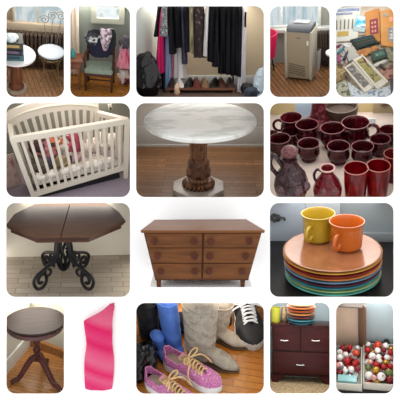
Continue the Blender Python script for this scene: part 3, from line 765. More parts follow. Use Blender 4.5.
# ================================================================== art supplies
def cell_art():
    c = new_cell(RECTS['art'], 365, 2, 50, 1.0); k = c.k
    room(c, mat('table_pale', '#8f8372', .7, var=['#a89e8d', '#6f6555'], scale=14), mat('wall_tan', ''), 'the art supplies')
    sides(c, 1.02, SIDE)
    def flat(nm, lb, cat, P, h, m, z=0., parts=(), lift=0., group=None):
        q = [c.at(x, y, z) for x, y in P]; o = sum(q, V()) / len(q)
        t = thing(c, nm, lb, cat, (o.x, o.y, z), 0, group)
        pl = [(v.x - o.x, v.y - o.y) for v in q]
        MB().prism(pl, 0, h, min(.006, h * .2)).build('case' if nm.endswith('pack') or nm.endswith('box') else 'body', m, t)
        def uv(u, v):
            a = V(pl[0]).lerp(V(pl[1]), u); b = V(pl[3]).lerp(V(pl[2]), u); return a.lerp(b, v)
        for pn, u0, v0, u1, v1, pm, ph in parts:
            MB().prism([uv(u0, v0)[:], uv(u1, v0)[:], uv(u1, v1)[:], uv(u0, v1)[:]], h - .002, h + ph).build(pn, pm, t)
        return t, uv, h
    C = lambda n, a, v=None, sc=20, r=.5, **kw: mat('a_' + n, a, r, var=v, scale=sc, **kw)
    wht = C('white', '#cfcfc8'); blu = C('blue', '#5f76ad'); dk = C('dark', '#26302c'); gld = C('gold', '#b59a4c')
    flat('paper_sheet', 'beige paper sheet under the orange pads', 'paper', [(357, 4), (398, 4), (398, 30), (357, 36)], .006, C('beige', '#b3a38f', '#c6b8a4', 9))
    t, uv, h = flat('pencil_pack', 'white pack of drawing pencils with a blue header', 'art supplies', [(333, 9), (361, 7.5), (357.5, 41), (333, 43)], .02, wht,
         parts=[('header', .08, .05, .95, .13, C('hdr', '#7f90bb', ['#c9d0df', '#55689c'], 60, ramp=(.45, .55)), .002), ('header', .08, .17, .72, .23, C('hdr2', '#5e6a8c', ['#d5d7de', '#4f5c86'], 70, ramp=(.45, .55)), .002),
                ('emblem', .18, .72, .62, .86, gld, .003)])
    for i in range(5):
        u = .15 + i * .15; a, b = uv(u, .36), uv(u, .66)
        bb = MB().tube([(*a, h + .006), (*a.lerp(b, .15), h + .006), (*b, h + .006)], [.001, .006, .006], 8)
        bb.build('pencil', C('pencil%d' % (i % 2), ('#5c5a4a', '#7a7768')[i % 2]), t)
    flat('paint_box', 'small box with a bright blue wave picture', 'art supplies', [(356, 16), (369.5, 18), (364.5, 33.5), (352.5, 32)], .025, C('waveb', '#a9bcc0'),
         parts=[('picture', .1, .08, .95, .72, C('wave', '#1f8fc0', ['#67c1dd', '#e3f2f4', '#0f6aa4'], 7, ramp=(.35, .65)), .002)])
    flat('drawing_pad', 'orange drawing pad with a dark red panel', 'art supplies', [(365, 14), (379, 9.5), (380.5, 43), (366, 44)], .03, C('orange', '#c08340', '#ae702e', 6),
         parts=[('panel', .3, .3, .88, .76, C('redp', '#7c2233'), .002)] + [('pan', .42 + .2 * i, .38 + .13 * j, .54 + .2 * i, .45 + .13 * j, C('pan', '#c98a76'), .004) for i in (0, 1) for j in (0, 1, 2)])
    flat('paint_box', 'yellow orange paint box with a grey picture', 'art supplies', [(380, 13), (398, 10), (398, 50), (381, 47)], .04, C('amber', '#c98e48', '#be8038', 6),
         parts=[('picture', .42, .5, .98, .86, C('greyp', '#8a8d92', ['#5d6068', '#c4c2bc'], 25, ramp=(.42, .58)), .002), ('emblem', .12, .1, .48, .2, C('mark', '#8c7f76', '#b7a48c', 40), .002), ('highlight_label', .5, .22, .7, .34, C('pinkl', '#e0a27f'), .002)])
    t, uv, h = flat('pencil_tray', 'dark green tray of pencils beside the orange pad', 'art supplies', [(350, 41), (373.5, 35.5), (379, 44), (357, 50.5)], .03, dk)
    for i in range(7):
        v = .14 + i * .12; a, b = uv(.06, v), uv(.94, v)
        o = (a + b) / 2
    for i in range(7):
        v = .14 + i * .12; a, b = uv(.06, v), uv(.94, v)
        P0 = V((*a, 0)); P1 = V((*b, 0))
        hx = ['#2d4a3d', '#3c3f63', '#35573a', '#1f2f3a', '#5a5436', '#2a2d4c', '#2f4c46'][i]
        lb = ['green', 'violet', 'leaf green', 'blackish blue', 'olive', 'navy', 'teal'][i] + ' pencil lying in the dark green tray'
        ob = MB().tube([P0, P0.lerp(P1, .9), P1], [.0075, .0075, .002], 8)
        W = V((0, 0, 0))
        o3 = V(t.matrix_world.translation); loc = c.i @ o3
        one(c, 'pencil', ob, C('pen%d' % i, hx), lb, 'pencil', (loc.x, loc.y, h + .0075), group='pencils in the dark green tray')
    flat('pastel_box', 'orange brown pastel box in front of the dark green tray', 'art supplies', [(355, 53), (376, 46.5), (379.5, 51), (361, 59.5)], .03, C('ochre', '#a0652a', ['#b87c34', '#52301a'], 14, ramp=(.4, .6)))
    flat('pencil_tin', 'dark green tin with a pale label', 'art supplies', [(370, 53), (385, 50), (388.5, 58), (372.5, 63)], .03, C('dkgreen', '#1f332c', '#2b4639', 9),
         parts=[('label', .25, .3, .85, .7, C('lab', '#3d6a58', ['#2a4d40', '#a7bba5'], 40, ramp=(.5, .6)), .002)])
    flat('crayon_box', 'grey green box beside the dark green tin', 'art supplies', [(385, 49), (398, 47), (398, 64), (388.5, 62)], .03, C('gg', '#6d6c58', ['#8f8a6c', '#4b4d42'], 20, ramp=(.4, .6)))
    a, b = c.at(374, 67.5), c.at(386.5, 62)
    o = (a + b) / 2
    tb = thing(c, 'paint_tube', 'white paint tube lying in front of the dark green tin', 'art supplies', (o.x, o.y, .022)); d = (b - a) / 2
    MB().tube([-d, d * .75, d * .85], [.021, .021, .009], 14).build('tube_body', wht, tb); MB().tube([d * .82, d * 1.0], .011, 12).build('cap', C('capg', '#cfd8c4'), tb)
    for P, P2, m, lb in (([(343.5, 69.5), (353, 63.5), (374, 88), (365, 94.5)], (.2, .06, .8, .86), C('slab_grey', '#77706c', ['#5c5753', '#a39d98'], 26, ramp=(.4, .6)), 'long white tray box holding grey pastel sticks'),
                         ([(352.5, 61.5), (362, 56.5), (388, 83.5), (377, 91)], (.2, .08, .8, .84), C('slab_olive', '#8b8048', ['#a89c5c', '#5f5a36'], 22, ramp=(.4, .6)), 'long white tray box holding olive yellow pastel sticks')):
        flat('pastel_box', lb, 'art supplies', P, .035, C('boxw', '#d8d2c4'), parts=[('stick_tray', *P2, m, .004), ('rim', .0, 0., .12, 1, C('boxw', ''), .012), ('rim', .88, 0, 1, 1, C('boxw', ''), .012)])
    for nm, lb, P, h, m in (('leaflet', 'white printed leaflet under the white pencil pack', [(333, 44), (352, 43), (350, 53), (333, 55)], .008, C('leaf', '#cfcdc8', ['#e0deda', '#8a8a92'], 30, ramp=(.4, .6))),
                     ('leaflet', 'pink grey printed leaflet between the pencil tray and the table edge', [(333, 56), (346, 53.5), (348, 63), (333, 65)], .008, C('leaf2', '#b9aaa8', ['#cfc4c0', '#6b5560'], 28, ramp=(.4, .6))),
                     ('eraser_box', 'pale grey box touching the corner of the dark green tray', [(344, 50), (353, 47), (360, 57), (349, 63)], .03, C('pgrey', '#b0b0a8')),
                     ('bead_bag', 'brown and gold bag beside the grey pastel sticks', [(334, 66), (343, 65), (347, 78), (335, 84)], .04, C('bbag', '#8d7650', ['#b59c6a', '#4f3d2a'], 16, ramp=(.38, .62))),
                     ('leaflet', 'pale yellow green leaflet at the corner of the table', [(334, 86), (345, 80), (352, 97), (334, 99)], .01, C('leaf3', '#9fa08c', ['#c4c3b0', '#5f6148'], 18, ramp=(.38, .62))),
                     ('leaflet', 'white blue printed leaflet under the ends of the long tray boxes', [(348, 82), (362, 92), (390, 86), (392, 99), (350, 99)], .006, C('leaf4', '#c3ccd2', ['#d8dee2', '#7f92a6'], 24, ramp=(.4, .6))),
                     ('notebook', 'reddish brown notebook beside the olive yellow pastel sticks', [(379, 71), (393, 66), (396, 78), (386, 81)], .02, C('rb', '#96675a', ['#b98a76', '#6d3f38'], 14, ramp=(.38, .62))),
                     ('sketchbook', 'dark sketchbook at the table edge below the grey green box', [(389, 66), (398, 64), (398, 96), (391, 95)], .012, C('skb', '#4a4a55', '#35353f', 9))):
        flat(nm, lb, 'paper' if nm == 'leaflet' else 'art supplies', P, h, m)
    for i, (px, py, h, lb) in enumerate(((337, 47.5, '#8a3b5a', 'plum paint tube lying at the end of the white printed leaflet'), (341, 51, '#4f7f8c', 'teal paint tube next to the plum one'), (346, 56, '#3b3a44', 'charcoal paint tube in front of the teal one'),
                                     (339, 59, '#a5497c', 'magenta paint tube on the pink grey leaflet'), (364, 60.5, '#6a2b20', 'brick red paint tube in front of the orange brown pastel box'), (382, 67.5, '#3c2f2a', 'dark brown paint tube behind the reddish brown notebook'))):
        o = c.at(px, py, .01); tb = thing(c, 'paint_tube', lb, 'art supplies', (o.x, o.y, .026), .5 + i * .35, 'small paint tubes')
        MB().tube([(-.055, 0, 0), (.03, 0, 0), (.04, 0, 0)], [.016, .016, .008], 12).build('tube_body', C('tb%d' % i, h), tb); MB().tube([(.038, 0, 0), (.058, 0, 0)], .009, 10).build('cap', C('tcap', '#2b2a2c'), tb)
    fill_lamp(c, .9, '#fff6e8')
# ================================================================== crib
def cell_crib():
    c = new_cell(RECTS['crib'], 68, 158, 33, 1.16, roll=-13); k = c.k
    room(c, mat('carpet_mauve', '#948893', .95, var='#867a86', scale=60, bump=.3), mat('wall_greygreen', '#85877e', .85), 'the crib', y=.12)
    sides(c, 1.32, SIDE)
    cream = mat('crib_cream', '#d0c8ba', .45, spec=.3)
    FL, FR = c.at(35, 200), c.at(125.5, 177.5)
    n = V((0, 0, 1)).cross(FR - FL).normalized()        # towards the wall
    pl = lambda x, y: c.plane(x, y, FL, n)
    TL, TR = pl(12.5, 139.5), pl(127, 120.5)
    H = (TL.z + TR.z) / 2
    BL, BR = c.at(9.5, 124, TL.z), c.at(97, 113, TR.z)
    BR2 = BL + (BR - BL)
    BLf, BRf = BL + (FL - TL), BR + (FR - TR); BLf.z = BRf.z = 0
    t = thing(c, 'crib', 'cream white wooden baby crib with slatted sides and an arched headboard', 'crib', (0, 0, 0))
    mix = lambda a, b, f: V(a).lerp(V(b), f)
    for a, b in ((FL, TL), (FR, TR), (BLf, BL), (BRf, BR)):
        bb = MB(); beam(bb, a, mix(a, b, 1.02), .05, .045, n); bb.build('leg', cream, t)
    zb = .2; f0 = .13
    bb = MB(); beam(bb, TL + (TL - TR) * .02, TR + (TR - TL) * .01, .05, .06); bb.build('top_rail', cream, t)
    bb = MB(); beam(bb, mix(FL, TL, .1), mix(FR, TR, .2), .035, .06); bb.build('bottom_rail', cream, t)
    for i in range(13):
        f = (i + 1) / 14
        bb = MB(); beam(bb, mix(mix(FL, FR, f), mix(TL, TR, f), .11 + .1 * f), mix(TL, TR, f) - V((0, 0, .01)), .03, .02, n); bb.build('slat', cream, t)
    bb = MB(); beam(bb, TR, BR, .045, .05); bb.build('top_rail', cream, t)
    bb = MB(); beam(bb, mix(FR, TR, .2), mix(BRf, BR, .2), .035, .07); bb.build('bottom_rail', cream, t)
    bb = MB(); beam(bb, TL, BL, .045, .05); bb.build('top_rail', cream, t)
    bb = MB(); beam(bb, mix(FL, TL, f0), mix(BLf, BL, f0), .035, .07); bb.build('bottom_rail', cream, t)
    for i in range(5):
        f = (i + 1) / 6
        for A0, A1, B0, B1 in ((FR, BRf, TR, BR), (FL, BLf, TL, BL)):
            bb = MB(); beam(bb, mix(mix(A0, A1, f), mix(B0, B1, f), f0), mix(B0, B1, f), .032, .02, (1, 0, 0)); bb.build('slat', cream, t)
    # headboard: arched panel over slats
    nb = V((0, 0, 1)).cross(BR - BL).normalized(); d = (BR - BL)
    pb = lambda x, y: c.plane(x, y, BL, nb)
    outer = [pb(*q) for q in ((3, 131), (5, 115), (9, 110.5), (25, 104), (45, 99), (68, 97), (88, 98.5), (96, 100.5), (98.5, 101), (98.5, 116))]
    inner = [pb(*q) for q in ((98, 119), (94, 110.5), (82, 109), (68, 109.5), (52, 111.5), (36, 115.5), (22, 120.5), (12, 126), (9, 133))]
    hb = MB(); P = outer + inner
    th = nb * .03
    N_ = len(P)
    hb.add([p - th * .5 for p in P] + [p + th * .5 for p in P], [tuple(range(N_))[::-1], tuple(range(N_, 2 * N_))] + [(i, (i + 1) % N_, N_ + (i + 1) % N_, N_ + i) for i in range(N_)])
    hb.build('headboard', cream, t)
    mol = MB(); 
    mol.tube([pb(*q) - nb * .02 for q in ((7, 119), (25, 111), (45, 105.5), (68, 103), (88, 104), (97, 105.5))], .012, 6); mol.build('moulding', cream, t)
    for i in range(11):
        x = lerp(17, 92, i / 10); yt = curve([(0, 123), (.3, 113.5), (.6, 109.5), (1, 110.5)], i / 10)
        top = pb(x, yt - 1.5); bot = top + mix((BLf - BL), (BRf - BR), i / 10); bot.z = .2
        bb = MB(); beam(bb, bot, top, .036, .02, nb); bb.build('slat', cream, t)
    bb = MB(); beam(bb, mix(BLf, BL, .15), mix(BRf, BR, .15), .035, .07); bb.build('bottom_rail', cream, t)
    # mattress
    zm = H * .33
    q = [mix(FL, TL, .3), mix(FR, TR, .3), mix(BRf, BR, .3), mix(BLf, BL, .3)]; o = sum(q, V()) / 4
    ins = [mix(v, o, .13) for v in q]
    mm = MB().prism([(v.x, v.y) for v in ins], H * .2, zm, .03)
    one(c, 'crib_mattress', mm, mat('sheet_floral', '#d6cdc4', .9, var=['#ddd5cd', '#a79a94', '#e3dcd5'], scale=22, ramp=(.42, .6)), 'crib mattress under a pale floral sheet inside the crib', 'mattress')
    dz = MB().prism([(v.x, v.y) for v in [mix(v, o, .1) for v in (FL, FR, BRf, BLf)]], 0.001, .085, .008)  # black slab added to deepen the shade below the crib
    one(c, 'shade_slab', dz, mat('shade_black', '#1b1719', .9), 'dark flat slab added to deepen the shadow under the crib', 'shade slab')
    # clothes heap
    hx = [('#3a2228', 'dark maroon'), ('#8f5a62', 'dusty pink'), ('#2b2a30', 'black'), ('#8a4a30', 'burnt orange'), ('#a39a94', 'off white'), ('#7b2d40', 'raspberry'), ('#4a4238', 'dark olive'), ('#3f3a46', 'grey violet'),
          ('#4a2430', 'faded red'), ('#7d6e50', 'sand coloured'), ('#3d3346', 'dark purple'), ('#a88a90', 'pale pink')]
    rr = random.Random(3)
    spots = [(33, 150), (40, 149), (48, 148), (57, 146), (66, 144), (73, 145), (34, 162), (43, 162), (52, 160), (60, 157), (67, 155), (74, 152)]
    for i, ((px, py), (h, nm)) in enumerate(zip(spots, hx)):
        z = zm + (.1 if py < 152 else .0)
        p = c.at(px, py + 4, z)
        p = mix(p, V((o.x, o.y, p.z)), .28); 
        b = crumple(.15, (1, .9, .9), 100 + i, .014, 4, .012, 14)
        one(c, 'garment', b, mat('heap_%d' % i, h, .9, var=lighter(h), scale=14, ramp=(.45, .6)), nm + ' crumpled garment in the heap of clothes in the crib', 'clothing', (p.x, p.y, z - .015 if py > 152 else z), rr.uniform(0, 6), 'clothes heaped in the crib')
    for i, (px, py, lb) in enumerate(((84, 147, 'white crumpled blanket in the crib beside the pale pink garment'), (97, 143, 'white puffed pillow lump in the crib in front of the side rail'), (106, 140, 'white folded quilt in the corner of the crib'))):
        p = c.at(px, py + 6, zm)
        b = crumple(.14, (1, .8, .8), 130 + i, .016, 5, .01, 10)
        one(c, ('blanket', 'pillow', 'quilt')[i], b, mat('bed_white', '#d8d0c6', .9, var=['#e2dbd2', '#c3b8ae'], scale=16), lb, 'bedding', (p.x, p.y, zm - .01))
    for i in range(7):
        f = (i + .7) / 7.6
        p = mix(q[0], q[1], f); p = mix(p, o, .1)
        b = crumple(.055, (1.25, .7, .95), 150 + i, .01, 4, .006, 18)
        one(c, 'ruffle', b, mat('bed_white', ''), 'white ruffled bedding bunch tucked behind the lower crib slats', 'bedding', (p.x, p.y, zm - .012), 0, 'bedding bunches along the front of the mattress')
    # picture, outlet, neighbouring piece
    a = c.at(9, 192)
    w_ = MB(); 
    t = thing(c, 'framed_picture', 'pink and white framed picture leaning on the carpet behind the crib', 'picture', (c.at(12, 186).x, c.at(12, 186).y, 0), .1)
    MB().box((0, 0, .2), (.24, .02, .4), .006, rot=MX.Rotation(radians(-6), 3, 'X')).build('picture_frame', mat('frame_pale', '#b9a89c', .5), t)
    MB().box((.0, -.012, .2), (.19, .006, .34), .002, rot=MX.Rotation(radians(-6), 3, 'X')).build('print', mat('print_pink', '#b59690', .6, var=['#c9ada5', '#9a6f6d'], scale=8), t)
    p = c.wall(110, 106.5, .12)
    t = thing(c, 'wall_outlet', 'white electrical outlet with a plug on the grey wall beside the headboard', 'outlet', (p.x, p.y, p.z))
    MB().box((0, -.006, 0), (.05, .012, .07), .004).build('cover_plate', mat('outlet_white', '#cfcbc2', .4), t)
    MB().box((0, -.022, -.012), (.025, .025, .025), .004).build('plug', mat('plug_dark', '#3a3a3a', .5), t)
    fill_lamp(c, 7, '#fff4ea')
def lighter(h, f=1.22):
    v = [min(255, int(int(h[i:i + 2], 16) * f + 14)) for i in (1, 3, 5)]
    return '#%02x%02x%02x' % tuple(v)
# ================================================================== marble topped table
def cell_marble():
    c = new_cell(RECTS['marble'], 200, 146, 22, 2.2); k = c.k
    room(c, planks('floor_walnut', '#6f4f35', '#5b4029', '#3b2718', 1.1, .09, .03, .4, .5, spec=.15), mat('wall_warmgrey', '#908c87', .85), 'the marble table')
    sides(c, 2.25, SIDE)
    zb = c.wall(200, 126).z
    struct(MB().box((0, -.012, zb / 2), (4, .024, zb), .006).build('baseboard_back', mat('base_warmgrey', '#8a8783', .6), c.m, c), 'tall grey baseboard behind the marble table')
    z1 = c.wall(200, 143.5).z
    struct(MB().box((0, -.02, z1 / 2), (4, .04, z1), .004).build('trim_3', mat('base_warmgrey', ''), c.m, c), 'quarter round at the foot of the baseboard')
    base = c.at(198.5, 190); kk = c.kk(base)
    Z = lambda py: vert(c, base, 199, py).z
    t = thing(c, 'pedestal_table', 'round white marble table on a carved gilded brown pedestal', 'table', base)
    H = Z(118.5); R = 56.5 * (c.kk(base + V((0, 0, H))))
    MB().lathe([(0, H - .055), (R * .97, H - .055), (R * .995, H - .045), (R, H - .012), (R * .985, H), (0, H)], 72, (.02, 0, 0)).build('tabletop', mat('marble_top', '#dcdedb', .4, var=['#e3e4e0', '#c3c6c2', '#dfdfda'], spec=.2, scale=3, stretch=(1, 2.2, 1), detail=7, ramp=(.35, .7)), t)
    gold = mat('gilt_brown', '#5c3a24', .32, .45, var=['#694427', '#472a19'], scale=9, ramp=(.4, .65))
    dark = mat('gilt_dark', '#4c2b19', .35, .4, var=['#3d2214', '#6b4126'], scale=14, ramp=(.42, .6))
    flute = lambda i, a: 1 + .12 * (abs(sin(a * 7)) - .6)
    r = kk
    MB().lathe([(8 * r, Z(158)), (8.3 * r, Z(148)), (8.8 * r, Z(138)), (10 * r, H - .06), (10 * r, H - .055)], 128, mod=flute).build('column', gold, t)
    leaf = lambda i, a: 1 + .1 * sin(a * 7 + (i % 2) * pi) * (1 if i % 2 else .7)
    MB().lathe([(8 * r, Z(176.5)), (11.3 * r, Z(175)), (12 * r, Z(171)), (10.2 * r, Z(167)), (10.6 * r, Z(163)), (9.4 * r, Z(159)), (8.2 * r, Z(157)), (7 * r, Z(156))], 72, mod=leaf).build('carved_collar', dark, t)
    rib = lambda i, a: 1 + .11 * abs(sin(a * 9))
    MB().lathe([(11.5 * r, Z(187)), (12 * r, Z(184)), (10.2 * r, Z(180)), (9 * r, Z(177)), (8 * r, Z(176))], 144, mod=rib).build('vase', gold, t)
    bd = lambda i, a: 1 + .14 * abs(sin(a * 11))
    MB().lathe([(0, .06), (13.6 * r, .06), (14.6 * r, .085), (14.2 * r, .11), (12.4 * r, .13), (11 * r, .14), (0, .14)], 176, mod=bd).build('bead_ring', dark, t)
    ro = 27 * r
    MB().prism([(ro * cos(radians(22.5 + 45 * i)), ro * sin(radians(22.5 + 45 * i))) for i in range(8)], 0, .06, .008).build('base', mat('base_stone', '#93897f', .35, var='#7b7068', scale=6), t)
    fill_lamp(c, 9, '#fff6ee', 1.1, 2.1); side_fill_lamp(c, 1.2, -1, 145, 195, .6); side_fill_lamp(c, 1.2, 1, 145, 195, .6); fill_lamp(c, 1.1, '#fff6ee', .12, 1.0)
# ================================================================== ruby glassware
def cell_ruby():
    c = new_cell(RECTS['ruby'], 332, 113, 30, 1.86); k = c.k
    room(c, mat('cloth_pinkish', '#cfc4bd', .9, var='#c2b5ae', scale=5), mat('wall_yellow', '#cdbb8e', .85), 'the ruby glassware')
    sides(c, 1.9, SIDE)
    ruby = mat('ruby_glass', '#8a0c20', .12, trans=.55, ior=1.45, var=['#5e0a18', '#7a0e22'], scale=30, coat=.3)
    rubyd = mat('ruby_pressed', '#520816', .16, trans=.65, var=['#2e040c', '#762030'], scale=22, bump=.6, ramp=(.4, .6))
    bright = mat('ruby_bright', '#9c0a18', .1, trans=.6, ior=1.4, var=['#7c0614', '#ad1418'], scale=6)
    diam = lambda lo, hi: (lambda i, a: 1 + (.045 * abs(sin(a * 8 + (i % 2) * pi / 2)) if lo <= i <= hi else 0))
    def mug(px, py, hw, lb, handle=None, hr=1.9, seed=0, nm='mug', m=None):
        h_px = hw * hr
        p = c.at(px, py + h_px * .866); r = hw * c.kk(p) * .97; h = hr * r
        for _ in range(3):
            q = c.px(p + V((0, 0, h))); p = c.at(px + (px - q[0]), 0, 0) if False else p + (c.at(px, py, h) - (p + V((0, 0, h)))); p.z = 0
        r = hw * c.kk(p + V((0, 0, h))); h = hr * r
        t = thing(c, nm, lb, 'mug', p, 0, 'ruby glass mugs')
        pr = [(0, 0), (.62 * r, 0), (.66 * r, .05 * h), (.5 * r, .13 * h), (.62 * r, .2 * h), (.88 * r, .32 * h), (.97 * r, .45 * h), (.95 * r, .58 * h), (.9 * r, .7 * h), (.9 * r, .8 * h), (.98 * r, .96 * h), (1.0 * r, h),
              (.95 * r, h), (.9 * r, .94 * h), (.83 * r, .8 * h), (.83 * r, .7 * h), (.86 * r, .55 * h), (.86 * r, .42 * h), (.5 * r, .26 * h), (0, .24 * h)]
        MB().lathe(pr, 48, mod=diam(4, 8)).build('bowl', m or rubyd, t)
        MB().tube([(r * .975 * cos(i * pi / 20), r * .975 * sin(i * pi / 20), h) for i in range(40)], .03 * r, 6, True).build('rim', mat('ruby_rim', '#7d5055', .2), t)
        if handle is not None:
            a = radians(handle); d = V((cos(a), sin(a), 0))
            pts = [d * (.86 * r) + V((0, 0, .82 * h)), d * (1.2 * r) + V((0, 0, .9 * h)), d * (1.55 * r) + V((0, 0, .78 * h)), d * (1.6 * r) + V((0, 0, .55 * h)), d * (1.35 * r) + V((0, 0, .35 * h)), d * (.9 * r) + V((0, 0, .3 * h))]
            pp = smooth(pts)
            MB().tube(pp, .13 * r, 10).build('handle', m or rubyd, t)
        return t
    mug(291, 117.5, 11, 'ruby mug at the back with its handle towards the yellow wall corner', 185, 1.9)
    mug(291, 131.5, 9.5, 'ruby mug tucked between the two foremost rows beneath the bright red mug', 300, 1.5)
    mug(307, 124.5, 11.5, 'ruby mug in front of the tall decanter neck', None, 1.95)
    mug(332.5, 128, 12, 'ruby mug with a handle in front of the brown wooden bowl', -12, 1.95)
    mug(355.5, 122.5, 13.8, 'widest ruby mug beside the brown wooden bowl', -5, 1.8)
    mug(279.5, 138.5, 10.8, 'ruby mug directly behind the handled pitcher with the round stopper', None, 1.8)
    mug(308.5, 143.5, 11, 'ruby mug between the round stopper and the small cruet', None, 1.8)
    mug(338.5, 146, 11.2, 'ruby mug standing behind the small cruet and the tumblers', None, 1.8)
    mug(362.5, 146.5, 11, 'ruby mug directly behind the pair of tall red tumblers', None, 1.8)
    mug(380, 139, 10.2, 'ruby mug behind the tumbler at the table side', None, 1.85)
    mug(389, 129.5, 9.2, 'ruby mug furthest along the tan wall, cut by the opening', None, 1.85)
    mug(271, 134, 7, 'ruby mug cut by the opening beside the mug with the big handle', None, 1.8)
    def tumbler(px, py, hw, lb, hr=3.2):
        r = hw * k * .9; h = hr * r
        p = c.at(px, py, h); r = hw * c.kk(p); h = hr * r; p = c.at(px, py, h); p.z = 0
        t = thing(c, 'tumbler', lb, 'glass', p, 0, 'tall red tumblers')
        MB().lathe([(0, 0), (.8 * r, 0), (.84 * r, .03 * h), (.93 * r, .5 * h), (1.0 * r, h), (.95 * r, h), (.88 * r, .5 * h), (.78 * r, .07 * h), (0, .06 * h)], 40, mod=lambda i, a: 1 + (.012 * abs(sin(a * 8)) if 1 < i < 4 else 0)).build('cup', bright, t)
        MB().tube([(r * .975 * cos(i * pi / 20), r * .975 * sin(i * pi / 20), h) for i in range(40)], .04 * r, 6, True).build('rim', mat('rim_gold', '#a8655a', .2), t)
    tumbler(356, 168, 12.4, 'tall red tumbler with a glowing orange red inside beside the small cruet')
    tumbler(378.5, 165.5, 12, 'tall red tumbler standing between two other tumblers')
    tumbler(394, 153.5, 10, 'orange red tumbler cut by the opening')
    # pitcher with stopper
    p = c.at(292, 203); kk = c.kk(p); r = kk
    Z = lambda py, pp=p: vert(c, pp, 292, py).z
    t = thing(c, 'pitcher', 'dark pressed glass pitcher with a round textured stopper and curled handle', 'pitcher', p)
    MB().lathe([(0, 0), (10 * r, 0), (13 * r, Z(195)), (15.5 * r, Z(188)), (16 * r, Z(182)), (13.5 * r, Z(174)), (9 * r, Z(168)), (7 * r, Z(164)), (7 * r, Z(160)), (9 * r, Z(157)), (0, Z(157))], 48, mod=lambda i, a: 1 + .06 * abs(sin(a * 5))).build('body', mat('pressed_dark', '#3d2228', .25, trans=.2, var=['#2a171c', '#5b4145'], scale=18, bump=.6, ramp=(.4, .62)), t)
    zs = Z(152)
    MB().sph((0, 0, zs), 7.8 * r, 24, 0, (1, 1, .82)).cyl((0, 0, zs - 7 * r), (0, 0, Z(160)), 4 * r).build('stopper', mat('stopper_ruby', '#7a3a3c', .3, tex='cells', var=['#8a5356', '#4b2228'], scale=75, bump=.5, ramp=(.1, .6)), t)
    for a in (-125, -60, -20):
        d = V((cos(radians(a)), sin(radians(a)), 0)); b = MB()
        o = d * 14.5 * r + V((0, 0, Z(183)))
        b.sph(o, 5.4 * r, 18, 0, (1, .8, 1.1)); b.build('medallion', mat('medal_grey', '#5b3d45', .3, tex='cells', var=['#7d6068', '#3a2329'], scale=75, bump=.5, ramp=(.1, .6)), t)
    pts = [V((-6 * r, 0, Z(170))), V((-9 * r, 0, Z(163))), V((-15 * r, 0, Z(155))), V((-18.5 * r, 0, Z(160))), V((-18 * r, 0, Z(167))), V((-13.5 * r, 0, Z(174))), V((-11 * r, 0, Z(180)))]
    pp = smooth(pts)
    MB().tube(pp, 2.1 * r, 10).build('handle', mat('pressed_dark', ''), t)
    # small cruet
    p = c.at(327.5, 200); r = c.kk(p)
    Z = lambda py: vert(c, p, 327, py).z
    t = thing(c, 'cruet', 'small ruby cruet with an open round mouth beside the tall tumblers', 'cruet', p)
    MB().lathe([(0, 0), (9 * r, 0), (13 * r, Z(194)), (13.8 * r, Z(188)), (11 * r, Z(181)), (6.5 * r, Z(175)), (5.5 * r, Z(172)), (6.8 * r, Z(169)), (7.3 * r, Z(168)), (5.5 * r, Z(168.5)), (4.5 * r, Z(173)), (0, Z(178))], 44, mod=lambda i, a: 1 + (.04 * abs(sin(a * 5)) if i < 6 else 0)).build('body', mat('cruet_ruby', '#7c1422', .18, trans=.3, var=['#5a0f1c', '#8f3036'], scale=14, ramp=(.4, .62)), t)
    MB().tube([(6.9 * r * cos(i * pi / 20), 6.9 * r * sin(i * pi / 20), Z(168)) for i in range(40)], .9 * r, 6, True).build('rim', mat('cruet_rim', '#c79a94', .25), t)
    for a in (-110, -55):
        d = V((cos(radians(a)), sin(radians(a)), 0)); MB().sph(d * 10.5 * r + V((0, 0, Z(186))) + d * 1.2 * r, 4.6 * r, 16, 0, (1, .8, 1.25)).build('medallion', mat('stopper_ruby', ''), t)
    pts = [V((-5.5 * r, 0, Z(171))), V((-9.5 * r, 0, Z(169.5))), V((-12.5 * r, 0, Z(174))), V((-12 * r, 0, Z(179))), V((-9.5 * r, 0, Z(183)))]
    pp = smooth(pts)
    MB().tube(pp, 1.4 * r, 8).build('handle', mat('pressed_dark', ''), t)
    # decanter at the back
    p = c.at(319, 131); r = c.kk(p); Z = lambda py: vert(c, p, 319, py).z
    t = thing(c, 'decanter', 'tall ruby decanter with a narrowing neck at the back of the glassware', 'decanter', p)
    MB().lathe([(0, 0), (13 * r, 0), (15.5 * r, Z(128)), (15 * r, Z(123)), (12 * r, Z(120.5)), (8.5 * r, Z(116)), (6.8 * r, Z(108)), (6 * r, Z(98)), (6 * r, Z(94)), (0, Z(94))], 44, mod=lambda i, a: 1 + .03 * abs(sin(a * 6))).build('body', mat('decanter_ruby', '#5a1a26', .2, trans=.35, var=['#42121c', '#7b3a44'], scale=20, ramp=(.4, .62)), t)
    MB().tube([(15.3 * r * cos(i * pi / 20), 15.3 * r * sin(i * pi / 20), Z(122.6)) for i in range(40)], .9 * r, 6, True).build('collar', mat('ruby_rim', ''), t)
    # brown bowl
    p = c.at(341, 126); r = c.kk(p); z = vert(c, p, 341, 105).z
    one(c, 'wooden_bowl', MB().lathe([(0, 0), (11 * r, 0), (14.5 * r, z * .35), (16 * r, z * .75), (16.2 * r, z), (14.8 * r, z), (14 * r, z * .7), (0, z * .5)], 40), mat('bowl_brown', '#45352a', .45, var='#33271f', scale=8), 'brown wooden bowl standing at the back between decanter and widest mug', 'bowl', p)
    # blue box and notes
    a, b = c.at(296, 119), c.at(331, 119); z = vert(c, a, 300, 99).z
    one(c, 'storage_box', MB().box(((a.x + b.x) / 2, a.y + .04, z / 2), (b.x - a.x, .08, z), .01), mat('box_blue', '#a3bcd6', .5), 'pale blue box standing behind the tall ruby decanter', 'box')
    p = c.at(369.5, 127); z = vert(c, p, 369, 119).z
